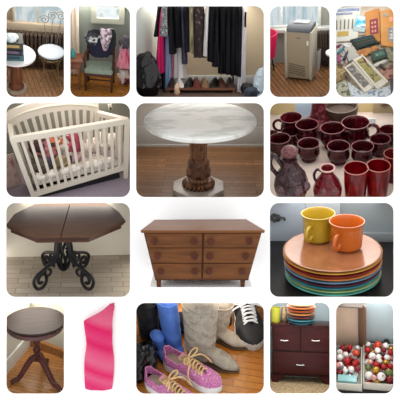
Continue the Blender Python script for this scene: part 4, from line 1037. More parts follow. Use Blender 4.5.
    one(c, 'napkin', MB().box((0, 0, z / 2), (11 * c.kk(p), .02, z), .003, rot=MX.Rotation(-.2, 3, 'X')), mat('napkin_blue', '#c9dbe6', .6), 'pale blue paper card standing beside the handle of the widest mug', 'card', p)
    x = c.wall(353, 110).x; x2 = c.wall(396, 110).x
    p = c.at(374, 113)
    struct(MB().box((c.wall(400, 110).x - (c.wall(400, 110).x - c.wall(373, 110).x) / 2 + .05, -.02, .5), (c.wall(400, 110).x - c.wall(373, 110).x + .1, .04, 1.2)).build('wall_right', mat('wall_olive', '#a8987a', .85), c.m, c), 'tan wall panel behind the ruby mugs')
    p = c.wall(385, 105, -.05)
    one(c, 'wall_hook', MB().tube([(-.04, -.02, 0), (0, -.04, -.02), (.04, -.02, 0), (.06, 0, .01)], .01, 8).box((0, 0, 0), (.1, .02, .02)), mat('hook_brown', '#6d5a4a', .5), 'small brown hook on the tan wall panel above the mugs', 'hook', p)
    fill_lamp(c, 9, '#fff4e6')
# ================================================================== octagonal table
def cell_octagon():
    c = new_cell(RECTS['octagon'], 64, 256, 22, 1.38); k = c.k
    room(c, planks('floor_stone', '#aca294', '#9c9284', '#857b70', .34, .13, .04, .7, .18, mortar=.006, gscale=4), mat('wall_cream', '#e6e2d6', .9), 'the octagonal table')
    sides(c, 1.42, SIDE)
    base = c.at(63.5, 279.5); H = vert(c, base, 65, 220.7).z
    t = thing(c, 'octagonal_table', 'dark brown octagonal wooden table on a scrolled black iron base', 'table', base)
    dep = V((base.x, base.y, 0))
    P = [c.at(x, y, H) - dep for x, y in ((34.5, 235.5), (6, 224.5), (14, 214), (35, 203.5), (106, 202.5), (119, 212), (125.5, 220.5), (90.5, 235))]
    s0, s1 = c.at(60.7, 235.3, H) - dep, c.at(70, 203, H) - dep
    wd_ = wood('table_brown', '#5e4536', '#4f382a', .5, 'x', 4, spec=.15)
    edge = wood('table_edge', '#4e2f22', '#3b2219', .4, 'x', 4)
    print('OCT', max(v.y for v in P) + base.y) if DEBUG else None
    for poly in ([s0, P[0], P[1], P[2], P[3], s1], [s1 + V((.006, 0, 0)), P[4], P[5], P[6], P[7], s0 + V((.006, 0, 0))]):
        MB().prism([(v.x, v.y) for v in poly[::-1]], H - .03, H, .008).build('tabletop', wd_, t)
    ctr = sum(P, V()) / 8
    ins = [(v.lerp(ctr, .03)) for v in P]; in2 = [(v.lerp(ctr, .07)) for v in P]
    MB().prism([(v.x, v.y) for v in ins[::-1]], H - .05, H - .028, .004).build('edge_moulding', edge, t)
    MB().prism([(v.x, v.y) for v in in2[::-1]], H - .095, H - .048, .004).build('apron', edge, t)
    iron = mat('iron_scroll', '#121218', .4, .35)
    def leg(px, py, R):
        f = c.at(px, py) - base; L = Vlen(f); d = V((f.x / L, f.y / L, 0))
        q = lambda r_, z: d * r_ + V((0, 0, z))
        R = min(R, L * .34); lc = L - R * .7
        b = MB()
        pts = bez(q(.07, H - .09), q(.1, H * .62), q(.05, H * .42), q(L * .62, H * .34), 12) + bez(q(L * .62, H * .34), q(L * 1.02, H * .28), q(L * 1.12, R * 1.6), q(lc + R, R), 10)[1:]
        sp = []
        for i in range(1, 25):
            tt = i / 24; r_ = lerp(R, R * .22, tt); a = -tt * 2 * pi * 1.35
            sp.append(q(lc + r_ * cos(a), R + .012 + r_ * sin(a)))
        b.tube(pts + sp, .019, 8); b.build('scroll_leg', iron, t)
        b = MB(); s2 = []
        for i in range(22):
            tt = i / 21; r_ = lerp(R * .75, R * .15, tt); a = pi * .9 - tt * 2 * pi * 1.2
            s2.append(q(L * .55 + r_ * cos(a), H * .26 + r_ * sin(a)))
        b.tube([q(.05, H * .52), q(.1, H * .42), q(L * .36, H * .36)] + s2, .015, 7); b.build('scroll_brace', iron, t)
    for px, py, R in ((36.5, 293, .11), (91, 293, .11), (44, 267, .09), (87, 267, .09)): leg(px, py, R)
    b = MB()
    for i in range(8):
        a0 = i * pi / 4
        pts = [(.075 * (1 - .55 * abs(2 * u - 1) ** 2) * 1.2 * cos(a0 + u * 1.4), .09 * (1 - .55 * abs(2 * u - 1) ** 2) * sin(a0 + u * 1.4), lerp(H - .1, H * .2, u)) for u in [j / 12 for j in range(13)]]
        b.tube(pts, .015, 7)
    b.lathe([(0, H * .14), (.03, H * .16), (.055, H * .2), (.06, H * .24), (.03, H * .27), (0, H * .28)], 20)
    b.lathe([(0, H - .11), (.1, H - .11), (.1, H - .09), (0, H - .09)], 20)
    b.build('twisted_cage', iron, t)
    fill_lamp(c, 4.5, '#fff6ea', 1.05, 1.36); side_fill_lamp(c, 3.4, -1, 245, 296); side_fill_lamp(c, 3.4, 1, 245, 296)
def Vlen(v): return sqrt(v.x * v.x + v.y * v.y)
# ================================================================== dresser
def cell_dresser():
    c = new_cell((136, 203, 264, 297), 202, 281, 16, -.03, clip=False)
    y0 = -.6
    FTL, FTR, FBL, FBR = c.wall(142, 231, y0), c.wall(263.5, 229.5, y0), c.wall(154.5, 281.5, y0), c.wall(249, 279.5, y0)
    Ht = (FTL.z + FTR.z) / 2; Hb = (FBL.z + FBR.z) / 2
    BTL, BTR = c.at(155.5, 219.8, Ht), c.at(245.5, 219.3, Ht)
    for p in (FTL, FTR): p.z = Ht
    for p in (FBL, FBR): p.z = Hb
    BBL = BTL + (FBL - FTL) * .7; BBR = BTR + (FBR - FTR) * .7; BBL.z = BBR.z = Hb
    def F(p):
        u, v, w = p
        a = FBL.lerp(FBR, u).lerp(BBL.lerp(BBR, u), v); b = FTL.lerp(FTR, u).lerp(BTL.lerp(BTR, u), v)
        return a.lerp(b, w)
    zl = c.wall(200, 287, y0 + .02).z
    t = thing(c, 'dresser', 'wide brown wooden six drawer dresser with round knobs on white ground', 'dresser', (0, 0, 0))
    wd_ = wood('dresser_wood', '#6f421d', '#502c11', .35, 'x', 3, k=11)
    frame = wood('dresser_frame', '#55290f', '#3f1e0b', .4, 'x', 3)
    top = wood('dresser_top', '#7b4c26', '#643a19', .35, 'x', 3)
    MB().box((.5, .5, .48), (.985, .98, .955)).map(F).build('body', frame, t)
    MB().box((.5, .5, .975), (1.02, 1.02, .05)).map(F).build('top', top, t)
    rows = [(.665, .94), (.36, .652), (.045, .347)]
    for ci, (u0, u1) in enumerate(((.02, .495), (.512, .985))):
        for ri, (w0, w1) in enumerate(rows):
            b = MB().box(((u0 + u1) / 2, -.005, (w0 + w1) / 2), (u1 - u0, .05, w1 - w0), .004).map(F)
            d = b.build('drawer', wd_, t)
            for f in ((.14, .86) if ci == 0 else (.12, .82)):
                p = F((lerp(u0, u1, f), -.03, lerp(w0, w1, .5)))
                kn = MB().lathe([(0, 0), (.018, 0), (.014, .012), (.028, .02), (.03, .03), (.022, .038), (0, .04)], 20)
                kn.map(lambda v: V((v.x, -v.z, v.y)) + p).build('knob', wood('knob_wood', '#552510', '#3d180a', .3, 'z', 6), d)
    for u in (.04, .94):
        for v in (.06, .92):
            p = F((u, v, 0)); 
            bb = MB().box((p.x, p.y, (p.z + zl) / 2 + .004), (.045, .045, p.z - zl + .01), taper=.75); bb.build('leg', frame, t)
    struct(MB().box((F((.5, .5, 0)).x, -.29, zl - .006), (.92, .6, .012)).build('trim_4', WHITE, c.m, c), 'thin white ledge carrying the dresser on the white display wall')
# ================================================================== plates and mugs
def cell_plates():
    c = new_cell(RECTS['plates'], 332, 240, 25, 1.5); k = c.k
    room(c, mat('counter_black', '#1b1719', .35), mat('wall_bluegrey', '#96a5ae', .8), 'the plate stack')
    sides(c, 1.55, SIDE)
    x0, x1 = c.wall(262, 230).x, c.wall(340, 230).x
    d = bpy.data.objects.new('door_1', None); COL.objects.link(d); d.matrix_world = c.m; d['_w'] = [x for r in c.m for x in r]; d['_c'] = CELLS.index(c); struct(d, 'pale blue white cupboard door behind the plates')
    xs = c.wall(306, 230).x
    MB().box(((x0 + xs) / 2, -.03, .6), (xs - x0 - .006, .05, 1.2), .004).build('panel', mat('door_paleblue', '#b7c8dc', .6), d)
    MB().box(((xs + x1) / 2, -.03, .6), (x1 - xs - .002, .05, 1.2), .004).build('panel', mat('door_paleblue2', '#bccad8', .6), d)
    x2 = c.wall(398, 230).x; z = c.wall(370, 232).z
    struct(MB().box(((x1 + x2) / 2, -.02, z / 2), (x2 - x1 - .01, .04, z), .004).build('baseboard_back', mat('ledge_grey', '#8d9aa2', .6), c.m, c), 'grey upstand along the black counter')
    # floral knob
    p = c.wall(277, 217.5, -.06)
    t = thing(c, 'coat_hook', 'dark ornate leaf shaped hook on the pale blue door', 'hook', (p.x, p.y, p.z))
    hm = mat('hook_dark', '#34393b', .5, var='#555e60', scale=30)
    for i in range(7):
        a = i * 2 * pi / 7; r = .045 if i % 2 else .06
        MB().sph((.05 * cos(a) - .02, -.012 - .01 * (i % 2), .035 * sin(a)), .026, 10, .4, (1.2, .6, 1), i).build('petal', hm, t)
    MB().tube([(.02, -.02, 0), (.06, -.03, .012), (.095, -.03, .005), (.1, -.03, -.02), (.085, -.03, -.028)], [.014, .014, .016, .014, .01], 8).build('stem', hm, t)
    # stack
    N_ = 9; p_ = .0365
    base = c.at(332, 275); Ht = vert(c, base, 332, 249).z
    p_ = Ht / (N_ - .1)
    cols = [('turquoise2', '#5fb0a8', 'pale turquoise plate at the very bottom of the stack'), ('lime', '#9fb27a', 'grey green plate, second from the bottom of the stack'), ('turq', '#3f9aa8', 'turquoise plate, third from the bottom of the stack'), ('plum', '#5a2433', 'dark plum plate between the blue and turquoise plates'),
            ('blue', '#5f8fb0', 'sky blue plate in the middle of the stack'), ('peach', '#d88a45', 'orange plate directly above the sky blue plate'), ('wine', '#7a1f28', 'wine red plate directly below the yellow plate'), ('yellow', '#cfa24a', 'yellow plate, second from the top of the stack'), ('terra', '#9a6340', 'terracotta orange plate on top of the stack under the mugs')]
    for i, (n, h, lb) in enumerate(cols):
        z = i * p_
        R = (48.5 - .25 * (8 - i)) * c.kk(base + V((0, 0, z)))
        j = (NZ.noise(V((i * 3.3, 0, 0))) * .012, NZ.noise(V((0, i * 2.7, 0))) * .012)
        if i == 8: j = (0, 0)
        b = MB().lathe([(0, 0), (.55 * R, 0), (.57 * R, .006), (.8 * R, .012), (.97 * R, .024), (R, .032), (.985 * R, .036), (.95 * R, .034), (.76 * R, .022), (.6 * R, .014), (.56 * R, .012), (0, .012)], 72)
        one(c, 'plate', b, mat('glaze_' + n, h, .22, coat=.3, var=lighter(h, 1.06), scale=4), lb, 'plate', (base.x + j[0], base.y + j[1], z), 0, 'stacked plates')
    zt = 8 * p_ + .022
    def mug(px, py_rim, hw, py_base, m, lb, ha):
        z_r = zt + .2
        q = c.at(px, py_base, zt)
        zr = vert(c, q, px, py_rim).z
        r = hw * c.kk(V((q.x, q.y, zr))); h = zr - zt
        t = thing(c, 'mug', lb, 'mug', q)
        MB().lathe([(0, 0), (.68 * r, 0), (.72 * r, .02 * h), (.74 * r, .06 * h), (.86 * r, .1 * h), (.89 * r, .4 * h), (.9 * r, .8 * h), (.93 * r, .9 * h), (r, .97 * h), (r, h), (.94 * r, h), (.86 * r, .9 * h), (.82 * r, .3 * h), (.7 * r, .1 * h), (0, .08 * h)], 56).build('cup', m, t)
        a = radians(ha); d = V((cos(a), sin(a), 0))
        cc = d * (1.16 * r) + V((0, 0, .47 * h))
        pts = [cc + (d * cos(s_) + V((0, 0, 1)) * sin(s_) * .98) * .26 * h for s_ in [2 * pi * i / 24 for i in range(24)]]
        MB().tube(pts, .1 * r, 10, True).build('handle', m, t)
    mug(318.3, 213, 17, 239, mat('mug_yellow', '#a88b20', .2, coat=.4, var='#b09428', scale=3), 'yellow ring handled mug on the terracotta plate', 246)
    mug(346.6, 220.8, 17.6, 247.5, mat('mug_orange', '#b4581a', .2, coat=.4, var='#ba6020', scale=3), 'orange ring handled mug on the terracotta plate', 243)
    fill_lamp(c, 8.5, '#fff8f0')
# ================================================================== round tripod table in a corner
def cell_round():
    c = new_cell(RECTS['round'], 40, 346, 30, 1.3); k = c.k
    shell(c, 'floor', [(-4, 4, 0), (-4, -4, 0), (4, -4, 0), (4, 4, 0)], planks('floor_oak', '#bd8650', '#a87542', '#7a512c', .7, .055, .5, .3, .4), 'floor of the compartment with the round tripod table')
    sides(c, 1.32, SIDE)
    K = c.at(31, 343.5); L = c.at(-8, 390); L = K + (L - K) * 1.4; R_ = c.at(66, 357); R_ = K + (R_ - K) * 1.3
    wl = mat('wall_putty', '#bdbdb2', .9)
    for nm, A, B in (('wall_left', L, K), ('wall_back', K, R_)):
        struct(MB().poly([A, B, B + V((0, 0, 2)), A + V((0, 0, 2))], [(0, 1, 2, 3)]).build(nm, wl, c.m, c, fill=False, norm=False), 'putty grey wall of the corner behind the round tripod table')
    zb = c.wall(39, 329, K.y).z
    b = MB(); n = V((0, 0, 1)).cross(K - L).normalized() * -.012
    def board(A, B, z, m, nm, lb, th):
        d = (B - A).normalized(); nn = V((d.y, -d.x, 0)) * th
        bb = MB(); P = [A, B, B + nn, A + nn]; bb.add([V((p.x, p.y, 0)) for p in P] + [V((p.x, p.y, z)) for p in P], [(3, 2, 1, 0), (4, 5, 6, 7), (0, 1, 5, 4), (1, 2, 6, 5), (2, 3, 7, 6), (3, 0, 4, 7)])
        struct(bb.build(nm, m, c.m, c), lb)
    board(L, K, .17, mat('base_white', '#d3d6d4', .5), 'baseboard_left', 'white baseboard on the corner wall', .018)
    board(K + (R_ - K) * .02, R_, .1, wood('base_wood', '#a5764a', '#8d613a', .4), 'baseboard_back', 'wooden baseboard on the corner wall', .05)
    base = c.at(37, 376); top = vert(c, base, 35.4, 320); H = top.z
    t = thing(c, 'tripod_table', 'dark round tripod side table with a turned reddish brown column in the corner', 'table', base)
    kk = c.kk(base + V((0, 0, H))); R = 29.3 * kk; ox = top.x - base.x
    MB().lathe([(0, H - .03), (R * .95, H - .03), (R * .985, H - .02), (R, H - .008), (R * .985, H), (0, H)], 64, (ox, 0, 0)).build('tabletop', mat('top_dark', '#332c29', .6, spec=.15, var='#2a2422', scale=6, stretch=(1, 6, 1)), t)
    red = wood('tripod_red', '#5f332f', '#43211f', .3, 'z', 6)
    MB().lathe([(0, H - .1), (R * .88, H - .1), (R * .94, H - .085), (R * .92, H - .05), (R * .97, H - .032), (0, H - .032)], 96, (ox, 0, 0), mod=lambda i, a: 1 + .008 * sin(a * 36)).build('rim', mat('rim_red', '#5a3735', .35, var='#3f2725', scale=12), t)
    Z = lambda py: vert(c, base, 37, py).z
    r = c.kk(base)
    MB().lathe([(0, Z(361)), (3.6 * r, Z(360)), (4.2 * r, Z(357)), (3.2 * r, Z(354)), (2.2 * r, Z(352.5)), (3.8 * r, Z(350.5)), (4.2 * r, Z(349)), (2.4 * r, Z(347)), (2.0 * r, Z(346)), (3.3 * r, Z(342.5)), (3.6 * r, Z(340.5)), (2.6 * r, Z(338)), (4 * r, H - .1), (0, H - .1)], 28).build('column', red, t)
    zh = Z(357)
    for px, py in ((11, 384.5), (60.5, 392), (47, 362)):
        f = c.at(px, py) - base
        d = V((f.x, f.y, 0)); q = lambda s_, z: d * s_ + V((0, 0, z))
        pts = bez(q(.03, zh + .01), q(.35, zh + .015), q(.45, zh * .45), q(.75, zh * .16), 10) + bez(q(.75, zh * .16), q(.86, .055), q(.93, .03), q(1.02, .022), 5)[1:]
        n_ = len(pts)
        MB().tube(pts, [lerp(.038, .024, i / (n_ - 1)) for i in range(n_)], 10).build('leg', red, t)
    fill_lamp(c, 8.5, '#fff6ea')
# ================================================================== pink dress
def cell_dress():
    c = new_cell((70, 303, 130, 394), 100, 388, 19, -.02, clip=False)
    rows = [(303.6, 109.8, 113.2), (305, 108.6, 114.6), (307, 106.5, 114.6), (309.5, 103.5, 114.2), (312, 100, 113.6), (315, 94, 113.2), (318, 88, 112.8), (320.7, 83.8, 112.5), (324, 83.9, 112.4), (330, 84.6, 112.5), (337, 85.8, 112.4), (344, 86.4, 112.5), (350, 85.8, 113.2), (356, 84.8, 114), (363, 84.2, 114.2), (372, 84.2, 114), (380, 84.5, 113.2), (388, 85, 112.3)]
    n = 22
    y = -.012
    def row(v):
        i = v * (len(rows) - 1); a = int(min(i, len(rows) - 2)); f = i - a
        return [lerp(rows[a][q], rows[a + 1][q], f) for q in range(3)]
    def fn(u, v):
        py, x0, x1 = row(v)
        ang = 2 * pi * u; xx = lerp(x0, x1, .5 + .5 * cos(ang)); s_ = sin(ang)
        p = c.wall(xx, py, y)
        w = (x1 - x0) / 30
        diag = (py - 300) * .55 + (xx - 84) * .28
        d = (.012 + .06 * min(1, w) * (1 + .12 * curve([(0, 0), (.3, 1), (.55, .3), (.75, 1.2), (1, .6)], v)))
        ru = .0045 * sin(diag * 1.9) + .003 * NZ.noise(V((diag * .7, xx * .1, 0)))
        return V((p.x, y - (d + ru) * max(0, -s_) - .002 * 1 + (.006 * s_ if s_ > 0 else 0), p.z))
    b = MB().surf(fn, 56, 120, cu=True)
    bmesh.ops.holes_fill(b.bm, edges=[e for e in b.bm.edges if e.is_boundary])
    m = bpy.data.materials.new('dress_pink'); m.use_nodes = True; nt = m.node_tree; N = nt.nodes; L = nt.links; bs = N['Principled BSDF']
    bs.inputs['Roughness'].default_value = .7; bs.inputs['Specular IOR Level'].default_value = .2
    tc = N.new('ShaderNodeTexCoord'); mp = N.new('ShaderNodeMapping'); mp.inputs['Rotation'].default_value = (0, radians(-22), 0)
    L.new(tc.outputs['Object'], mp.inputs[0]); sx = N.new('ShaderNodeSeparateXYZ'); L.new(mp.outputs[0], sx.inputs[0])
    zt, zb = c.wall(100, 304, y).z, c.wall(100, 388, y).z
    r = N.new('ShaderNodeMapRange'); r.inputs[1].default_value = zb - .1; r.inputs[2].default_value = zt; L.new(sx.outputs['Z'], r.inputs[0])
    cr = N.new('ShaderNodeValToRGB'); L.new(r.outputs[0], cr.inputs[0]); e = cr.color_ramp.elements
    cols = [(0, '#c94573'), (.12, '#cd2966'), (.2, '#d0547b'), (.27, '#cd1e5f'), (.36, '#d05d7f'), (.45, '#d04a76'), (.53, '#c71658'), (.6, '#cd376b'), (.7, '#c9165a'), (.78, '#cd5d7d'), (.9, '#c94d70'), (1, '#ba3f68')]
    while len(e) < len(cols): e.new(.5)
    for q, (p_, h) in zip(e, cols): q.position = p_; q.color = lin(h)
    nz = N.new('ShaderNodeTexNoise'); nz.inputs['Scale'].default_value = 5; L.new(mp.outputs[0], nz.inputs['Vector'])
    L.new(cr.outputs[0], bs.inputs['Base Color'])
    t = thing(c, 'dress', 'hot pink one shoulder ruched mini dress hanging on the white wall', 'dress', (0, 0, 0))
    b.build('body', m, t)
    MB().tube([c.wall(113.5, 303.2, y) + V((-.012, -.01, 0)), c.wall(114.6, 303.4, y) + V((.0, -.012, 0))], .006, 6).build('shoulder_strap', m, t)
# ================================================================== shoes
def upper(b, L, w, prof, wtab, z0=.02, hang=0., n=34, m=15, gap=None, bulge=.62):
    """shoe upper, heel at x=0 and toe at x=L; gap(t) = half angle left open along the top"""
    def sheet(sg):
        def fn(u, v):
            t = u; x = L * t
            ww = w * curve(wtab, t); hh = curve(prof, t)
            g = gap(t) if gap else 0.
            a = v * (pi / 2 - g)
            return V((x, sg * ww * cos(a) ** bulge, z0 + hh * sin(a)))
        return fn
    for sg in (1, -1): b.surf(sheet(sg), n, m)
    bmesh.ops.remove_doubles(b.bm, verts=b.bm.verts, dist=.0008)
    return b
WT = [(0, .12), (.04, .5), (.12, .72), (.28, .76), (.45, .74), (.62, .92), (.74, 1.0), (.86, .88), (.95, .55), (1, .1)]
WB = [(0, .2), (.05, .6), (.14, .76), (.3, .78), (.45, .78), (.6, .86), (.72, .84), (.84, .62), (.94, .36), (1, .08)]
def sole_poly(L, w, ex=1.0, n=30, wt=WT):
    P = [(L * (i / n), w * ex * curve(wt, i / n)) for i in range(n + 1)]
    return P + [(x, -y) for x, y in P[::-1]]
def sneaker(c, nm, lb, heel, toe, wid, m_up, m_sole, m_lace, m_lin, group=None, hsc=1., tp=None, seed=1):
    a, b_ = c.at(*heel), c.at(*toe); d = b_ - a; L = d.length; rz = atan2(d.y, d.x); w = wid / 2
    t = thing(c, nm, lb, 'shoe', a, rz, group)
    sh = .125 * L
    MB().prism(sole_poly(L, w, 1.04), 0, sh, .008).build('sole', m_sole, t)
    ht = L * .3 * hsc
    prof = [(0, .8 * ht), (.06, ht), (.2, .9 * ht), (.38, .78 * ht), (.5, .68 * ht), (.66, .46 * ht), (.8, .34 * ht), (.93, .26 * ht), (1, .12 * ht)]
    gap = lambda u: curve([(0, .12), (.04, .5), (.1, .95), (.3, .95), (.4, .5), (.6, .26), (.7, .1), (.74, 0), (1, 0)], u)
    bb = upper(MB(), L, w, prof, WT, sh * .8, gap=gap).thick(.012)
    bb.build('upper', m_up, t)
    MB().prism(sole_poly(L * .97, w * .86), sh, sh + .02).build('insole', m_lin, t)
    hg = lambda u: sh * .8 + curve(prof, u)
    def tg(u, v):
        x = L * lerp(.3, .74, u); ww = w * .42 * curve([(0, 1), (1, .75)], u)
        return V((x, ww * (2 * v - 1), hg(lerp(.3, .74, u)) + .012 * (1 - u) * 2 - .018 - .014 * (2 * v - 1) ** 2))
    MB().surf(tg, 12, 7).thick(.01).build('tongue', tp or m_up, t)
    rr = random.Random(seed)
    lr = .0075 * L / .6
    for i in range(6):
        u = .41 + i * .05; x = L * u; z = hg(u) + .006; ww = w * .44
        du = L * .045
        bq = MB().tube([(x, -ww, z - .02), (x + du * .4, -ww * .4, z + .008), (x + du * .6, ww * .4, z + .008), (x + du, ww, z - .022)], lr, 6)
        bq.tube([(x, ww, z - .02), (x + du * .4, ww * .4, z + .014), (x + du * .6, -ww * .4, z + .014), (x + du, -ww, z - .022)], lr, 6)
        bq.build('lace', m_lace, t)
    x0, z0 = L * .43, hg(.43) + .02
    for s_ in (1, -1):
        bq = MB().tube(bez((x0, 0, z0), (x0 - .03, s_ * w * .9, z0 + .1), (x0 + .1, s_ * w * 1.6, z0 + .06), (x0 + .02, s_ * w * .1, z0 + .012), 14), lr, 6)
        bq.tube(bez((x0, 0, z0), (x0 + .1, s_ * w * .5, z0 + .06), (x0 + .06, s_ * w * 1.3, z0), (x0 + .16 + .03 * s_, s_ * w * 1.35, z0 - .12), 12), lr, 6)
        bq.build('lace_bow', m_lace, t)
    # rubber toe cap
    tc = upper(MB(), L, w * 1.02, [(0, 0), (.8, .3 * ht), (.9, .22 * ht), (1, .1 * ht)], WT, sh * .8, gap=lambda u: pi / 2 * (1 - curve([(0, 0), (.8, .0), (.88, .45), (1, .62)], u)))
    tc.build('toe_band', m_sole, t, fill=False)
    return t
def boot(c, lb, heel, toe, wid, shaft, hgt, m, m_sole, lean=(0, 0), foot_h=.16, group=None, fold=.5, nm='boot', seed=0):
    """shaft: (radius at ankle, radius at top)"""
    a, b_ = c.at(*heel), c.at(*toe); d = b_ - a; L = d.length; rz = atan2(d.y, d.x); w = wid / 2
    t = thing(c, nm, lb, 'boot', a, rz, group)
    MB().prism(sole_poly(L, w, 1.04, wt=WB), .012, .03, .006).box((L * .12, 0, .012), (L * .2, w * 1.2, .024), .005).build('sole', m_sole, t)
    b = MB()
    N_ = 26
    for i in range(N_):                                     # foot
        u = i / (N_ - 1); x = L * lerp(.04, .96, u); r = w * curve(WB, lerp(.04, .96, u)); h = curve([(0, foot_h), (.3, foot_h * .95), (.5, foot_h * .7), (.75, foot_h * .48), (1, foot_h * .3)], u)
        b.sph((x, 0, .03 + h * .5), r, 14, 0, (.55, 1, h * .56 / r))
    n2 = 16
    for i in range(n2):
        f = i / (n2 - 1); z = lerp(.08, hgt, f); r = lerp(shaft[0], shaft[1], f ** .8)
        q = (L * .2 + lean[0] * f, lean[1] * f, z)
        b.sph(q, r, 16, 0, (1.1, .82, max(.6, hgt / n2 / r * 1.3)))
    b.remesh(.012, 6, 0)
    for v in b.bm.verts:
        nrm = v.normal; z = v.co.z
        amt = fold * .012 * (sin(z * 42 + v.co.x * 22 + seed) * curve([(0, .1), (.1, 1), (.35, .6), (1, .25)], z / hgt) + NZ.noise(v.co * 9))
        v.co += nrm * amt; v.co.z = max(v.co.z, .026)
    b.build('upper', m, t)
    MB().tube([(L * .2 + lean[0] + shaft[1] * 1.1 * cos(j * pi / 14), lean[1] + shaft[1] * .84 * sin(j * pi / 14), hgt) for j in range(28)], .008, 6, True).build('cuff', m, t)
    return t
def cell_shoes():
    c = new_cell(RECTS['shoes'], 200, 300, 45, 1.4); k = c.k
    room(c, planks('floor_amber', '#c07f36', '#a9692a', '#7d4c1d', .9, .085, .18, .25, .35), mat('wall_dark', '#2b2624', .9), 'the shoes')
    sides(c, 1.45, SIDE)
    taupe = mat('suede_taupe', '#8d8578', .65, var=['#9b9487', '#7c7468'], scale=9, ramp=(.4, .65))
    taupe2 = mat('suede_light', '#a09484', .6, var=['#ada294', '#8d8172'], scale=9, ramp=(.4, .65))
    blue = mat('suede_blue', '#4a72c0', .6, var='#3c61ab', scale=6)
    sole = mat('sole_brown', '#5b4634', .6); dk = mat('sole_dark', '#1a1a1c', .6); sw = mat('sole_white', '#d6d4d2', .5)
    boot(c, 'tall taupe suede boot whose toe points past the pink sneakers', (190.5, 352), (239.5, 372.5), .235, (.155, .185), .78, taupe, sole, (-.02, .03), .2, 'taupe boots', .6, seed=1)
    boot(c, 'lighter taupe boot standing behind with its toe near the black sneaker', (206, 333), (248, 350), .2, (.13, .15), .55, taupe2, sole, (.04, .04), .18, 'taupe boots', .6, seed=4)
    boot(c, 'tall bright blue boot between the black boot and the taupe suede boot', (171.5, 345), (181, 362), .18, (.12, .14), .72, blue, dk, (-.1, -.02), .16, 'blue boots', .3, seed=7)
    boot(c, 'short blue ankle boot beside the black rubbish bag', (157, 350), (170, 366), .15, (.075, .08), .26, blue, dk, (-.03, 0), .12, 'blue boots', .3, seed=9)
    black = mat('leather_black', '#0b0b0e', .55, var='#131316', scale=8)
    boot(c, 'tall black boot in the darkest corner behind the blue boots', (148, 334), (154, 350), .2, (.14, .16), .6, black, dk, (-.05, .02), .16, None, .4, seed=11)
    b = MB()
    for i in range(6):
        rr = random.Random(80 + i); b.sph((rr.uniform(-.08, .08), rr.uniform(-.1, .1), .07 + .03 * i), .13, 16, .5, (1, 1, .9), i * 2.3, 2)
    b.remesh(.016, 1, .02, 10); b.map(lambda v: V((v.x, v.y, max(v.z, 0))))
    one(c, 'rubbish_bag', b, mat('bag_black', ''), 'shiny black rubbish bag on the wood floor beside the pink sneakers', 'bag', c.at(142, 374))
    br = mat('leather_brown', '#4a3326', .5, var='#3a271d', scale=7)
    one(c, 'jacket', crumple(.2, (1.9, .7, .9), 88, .018, 7, .012, 9), mat('cloth_blackish', '#151416', .95), 'black jacket heaped behind the blue boots and the taupe suede boot', 'clothing', c.at(190, 330))
    boot(c, 'dark brown boot between the lighter taupe boot and the black sneaker', (222, 312), (230, 326), .13, (.085, .09), .26, br, dk, (0, 0), .14, None, .4, seed=15)
    pinkm = mat('sneaker_pink', '#b44f92', .75, var=['#cf7fb4', '#8a3a6e', '#d6a3c4', '#a6417f'], scale=34, detail=4, ramp=(.35, .66))
    lace = mat('lace_tan', '#d3b68a', .8, var='#b8945f', scale=20); lin_ = mat('lining_beige', '#a89786', .85)
    tongue = mat('tongue_yellow', '#a58a4a', .8, var=['#c96fa6', '#7d7a3a'], scale=20, ramp=(.4, .6))
    sneaker(c, 'sneaker', 'pink patterned sneaker with tan laces lying closer to the taupe boot', (164.5, 362), (221.5, 391), .25, pinkm, sw, lace, lin_, 'pink sneakers', 1.05, tongue, 3)
    sneaker(c, 'sneaker', 'pink patterned sneaker with tan laces cut by the lower edge near the rubbish bag', (146.5, 382), (200, 414.5), .23, pinkm, sw, lace, lin_, 'pink sneakers', 1.05, tongue, 5)
    sneaker(c, 'sneaker', 'black leather sneaker with big white laces in the upper corner', (240, 300), (254.5, 351), .36, black, mat('sole_greywhite', '#b9b7b2', .5), mat('lace_white', '#e0e2e6', .7), dk, None, 1.1, black, 8)
    one(c, 'strap', MB().box((0, 0, .012), (.14, .025, .02), .005, .25), black, 'black strap lying on the floor above the dark brown boot', 'strap', c.at(226, 309))
    fill_lamp(c, 10, '#fff2e2')
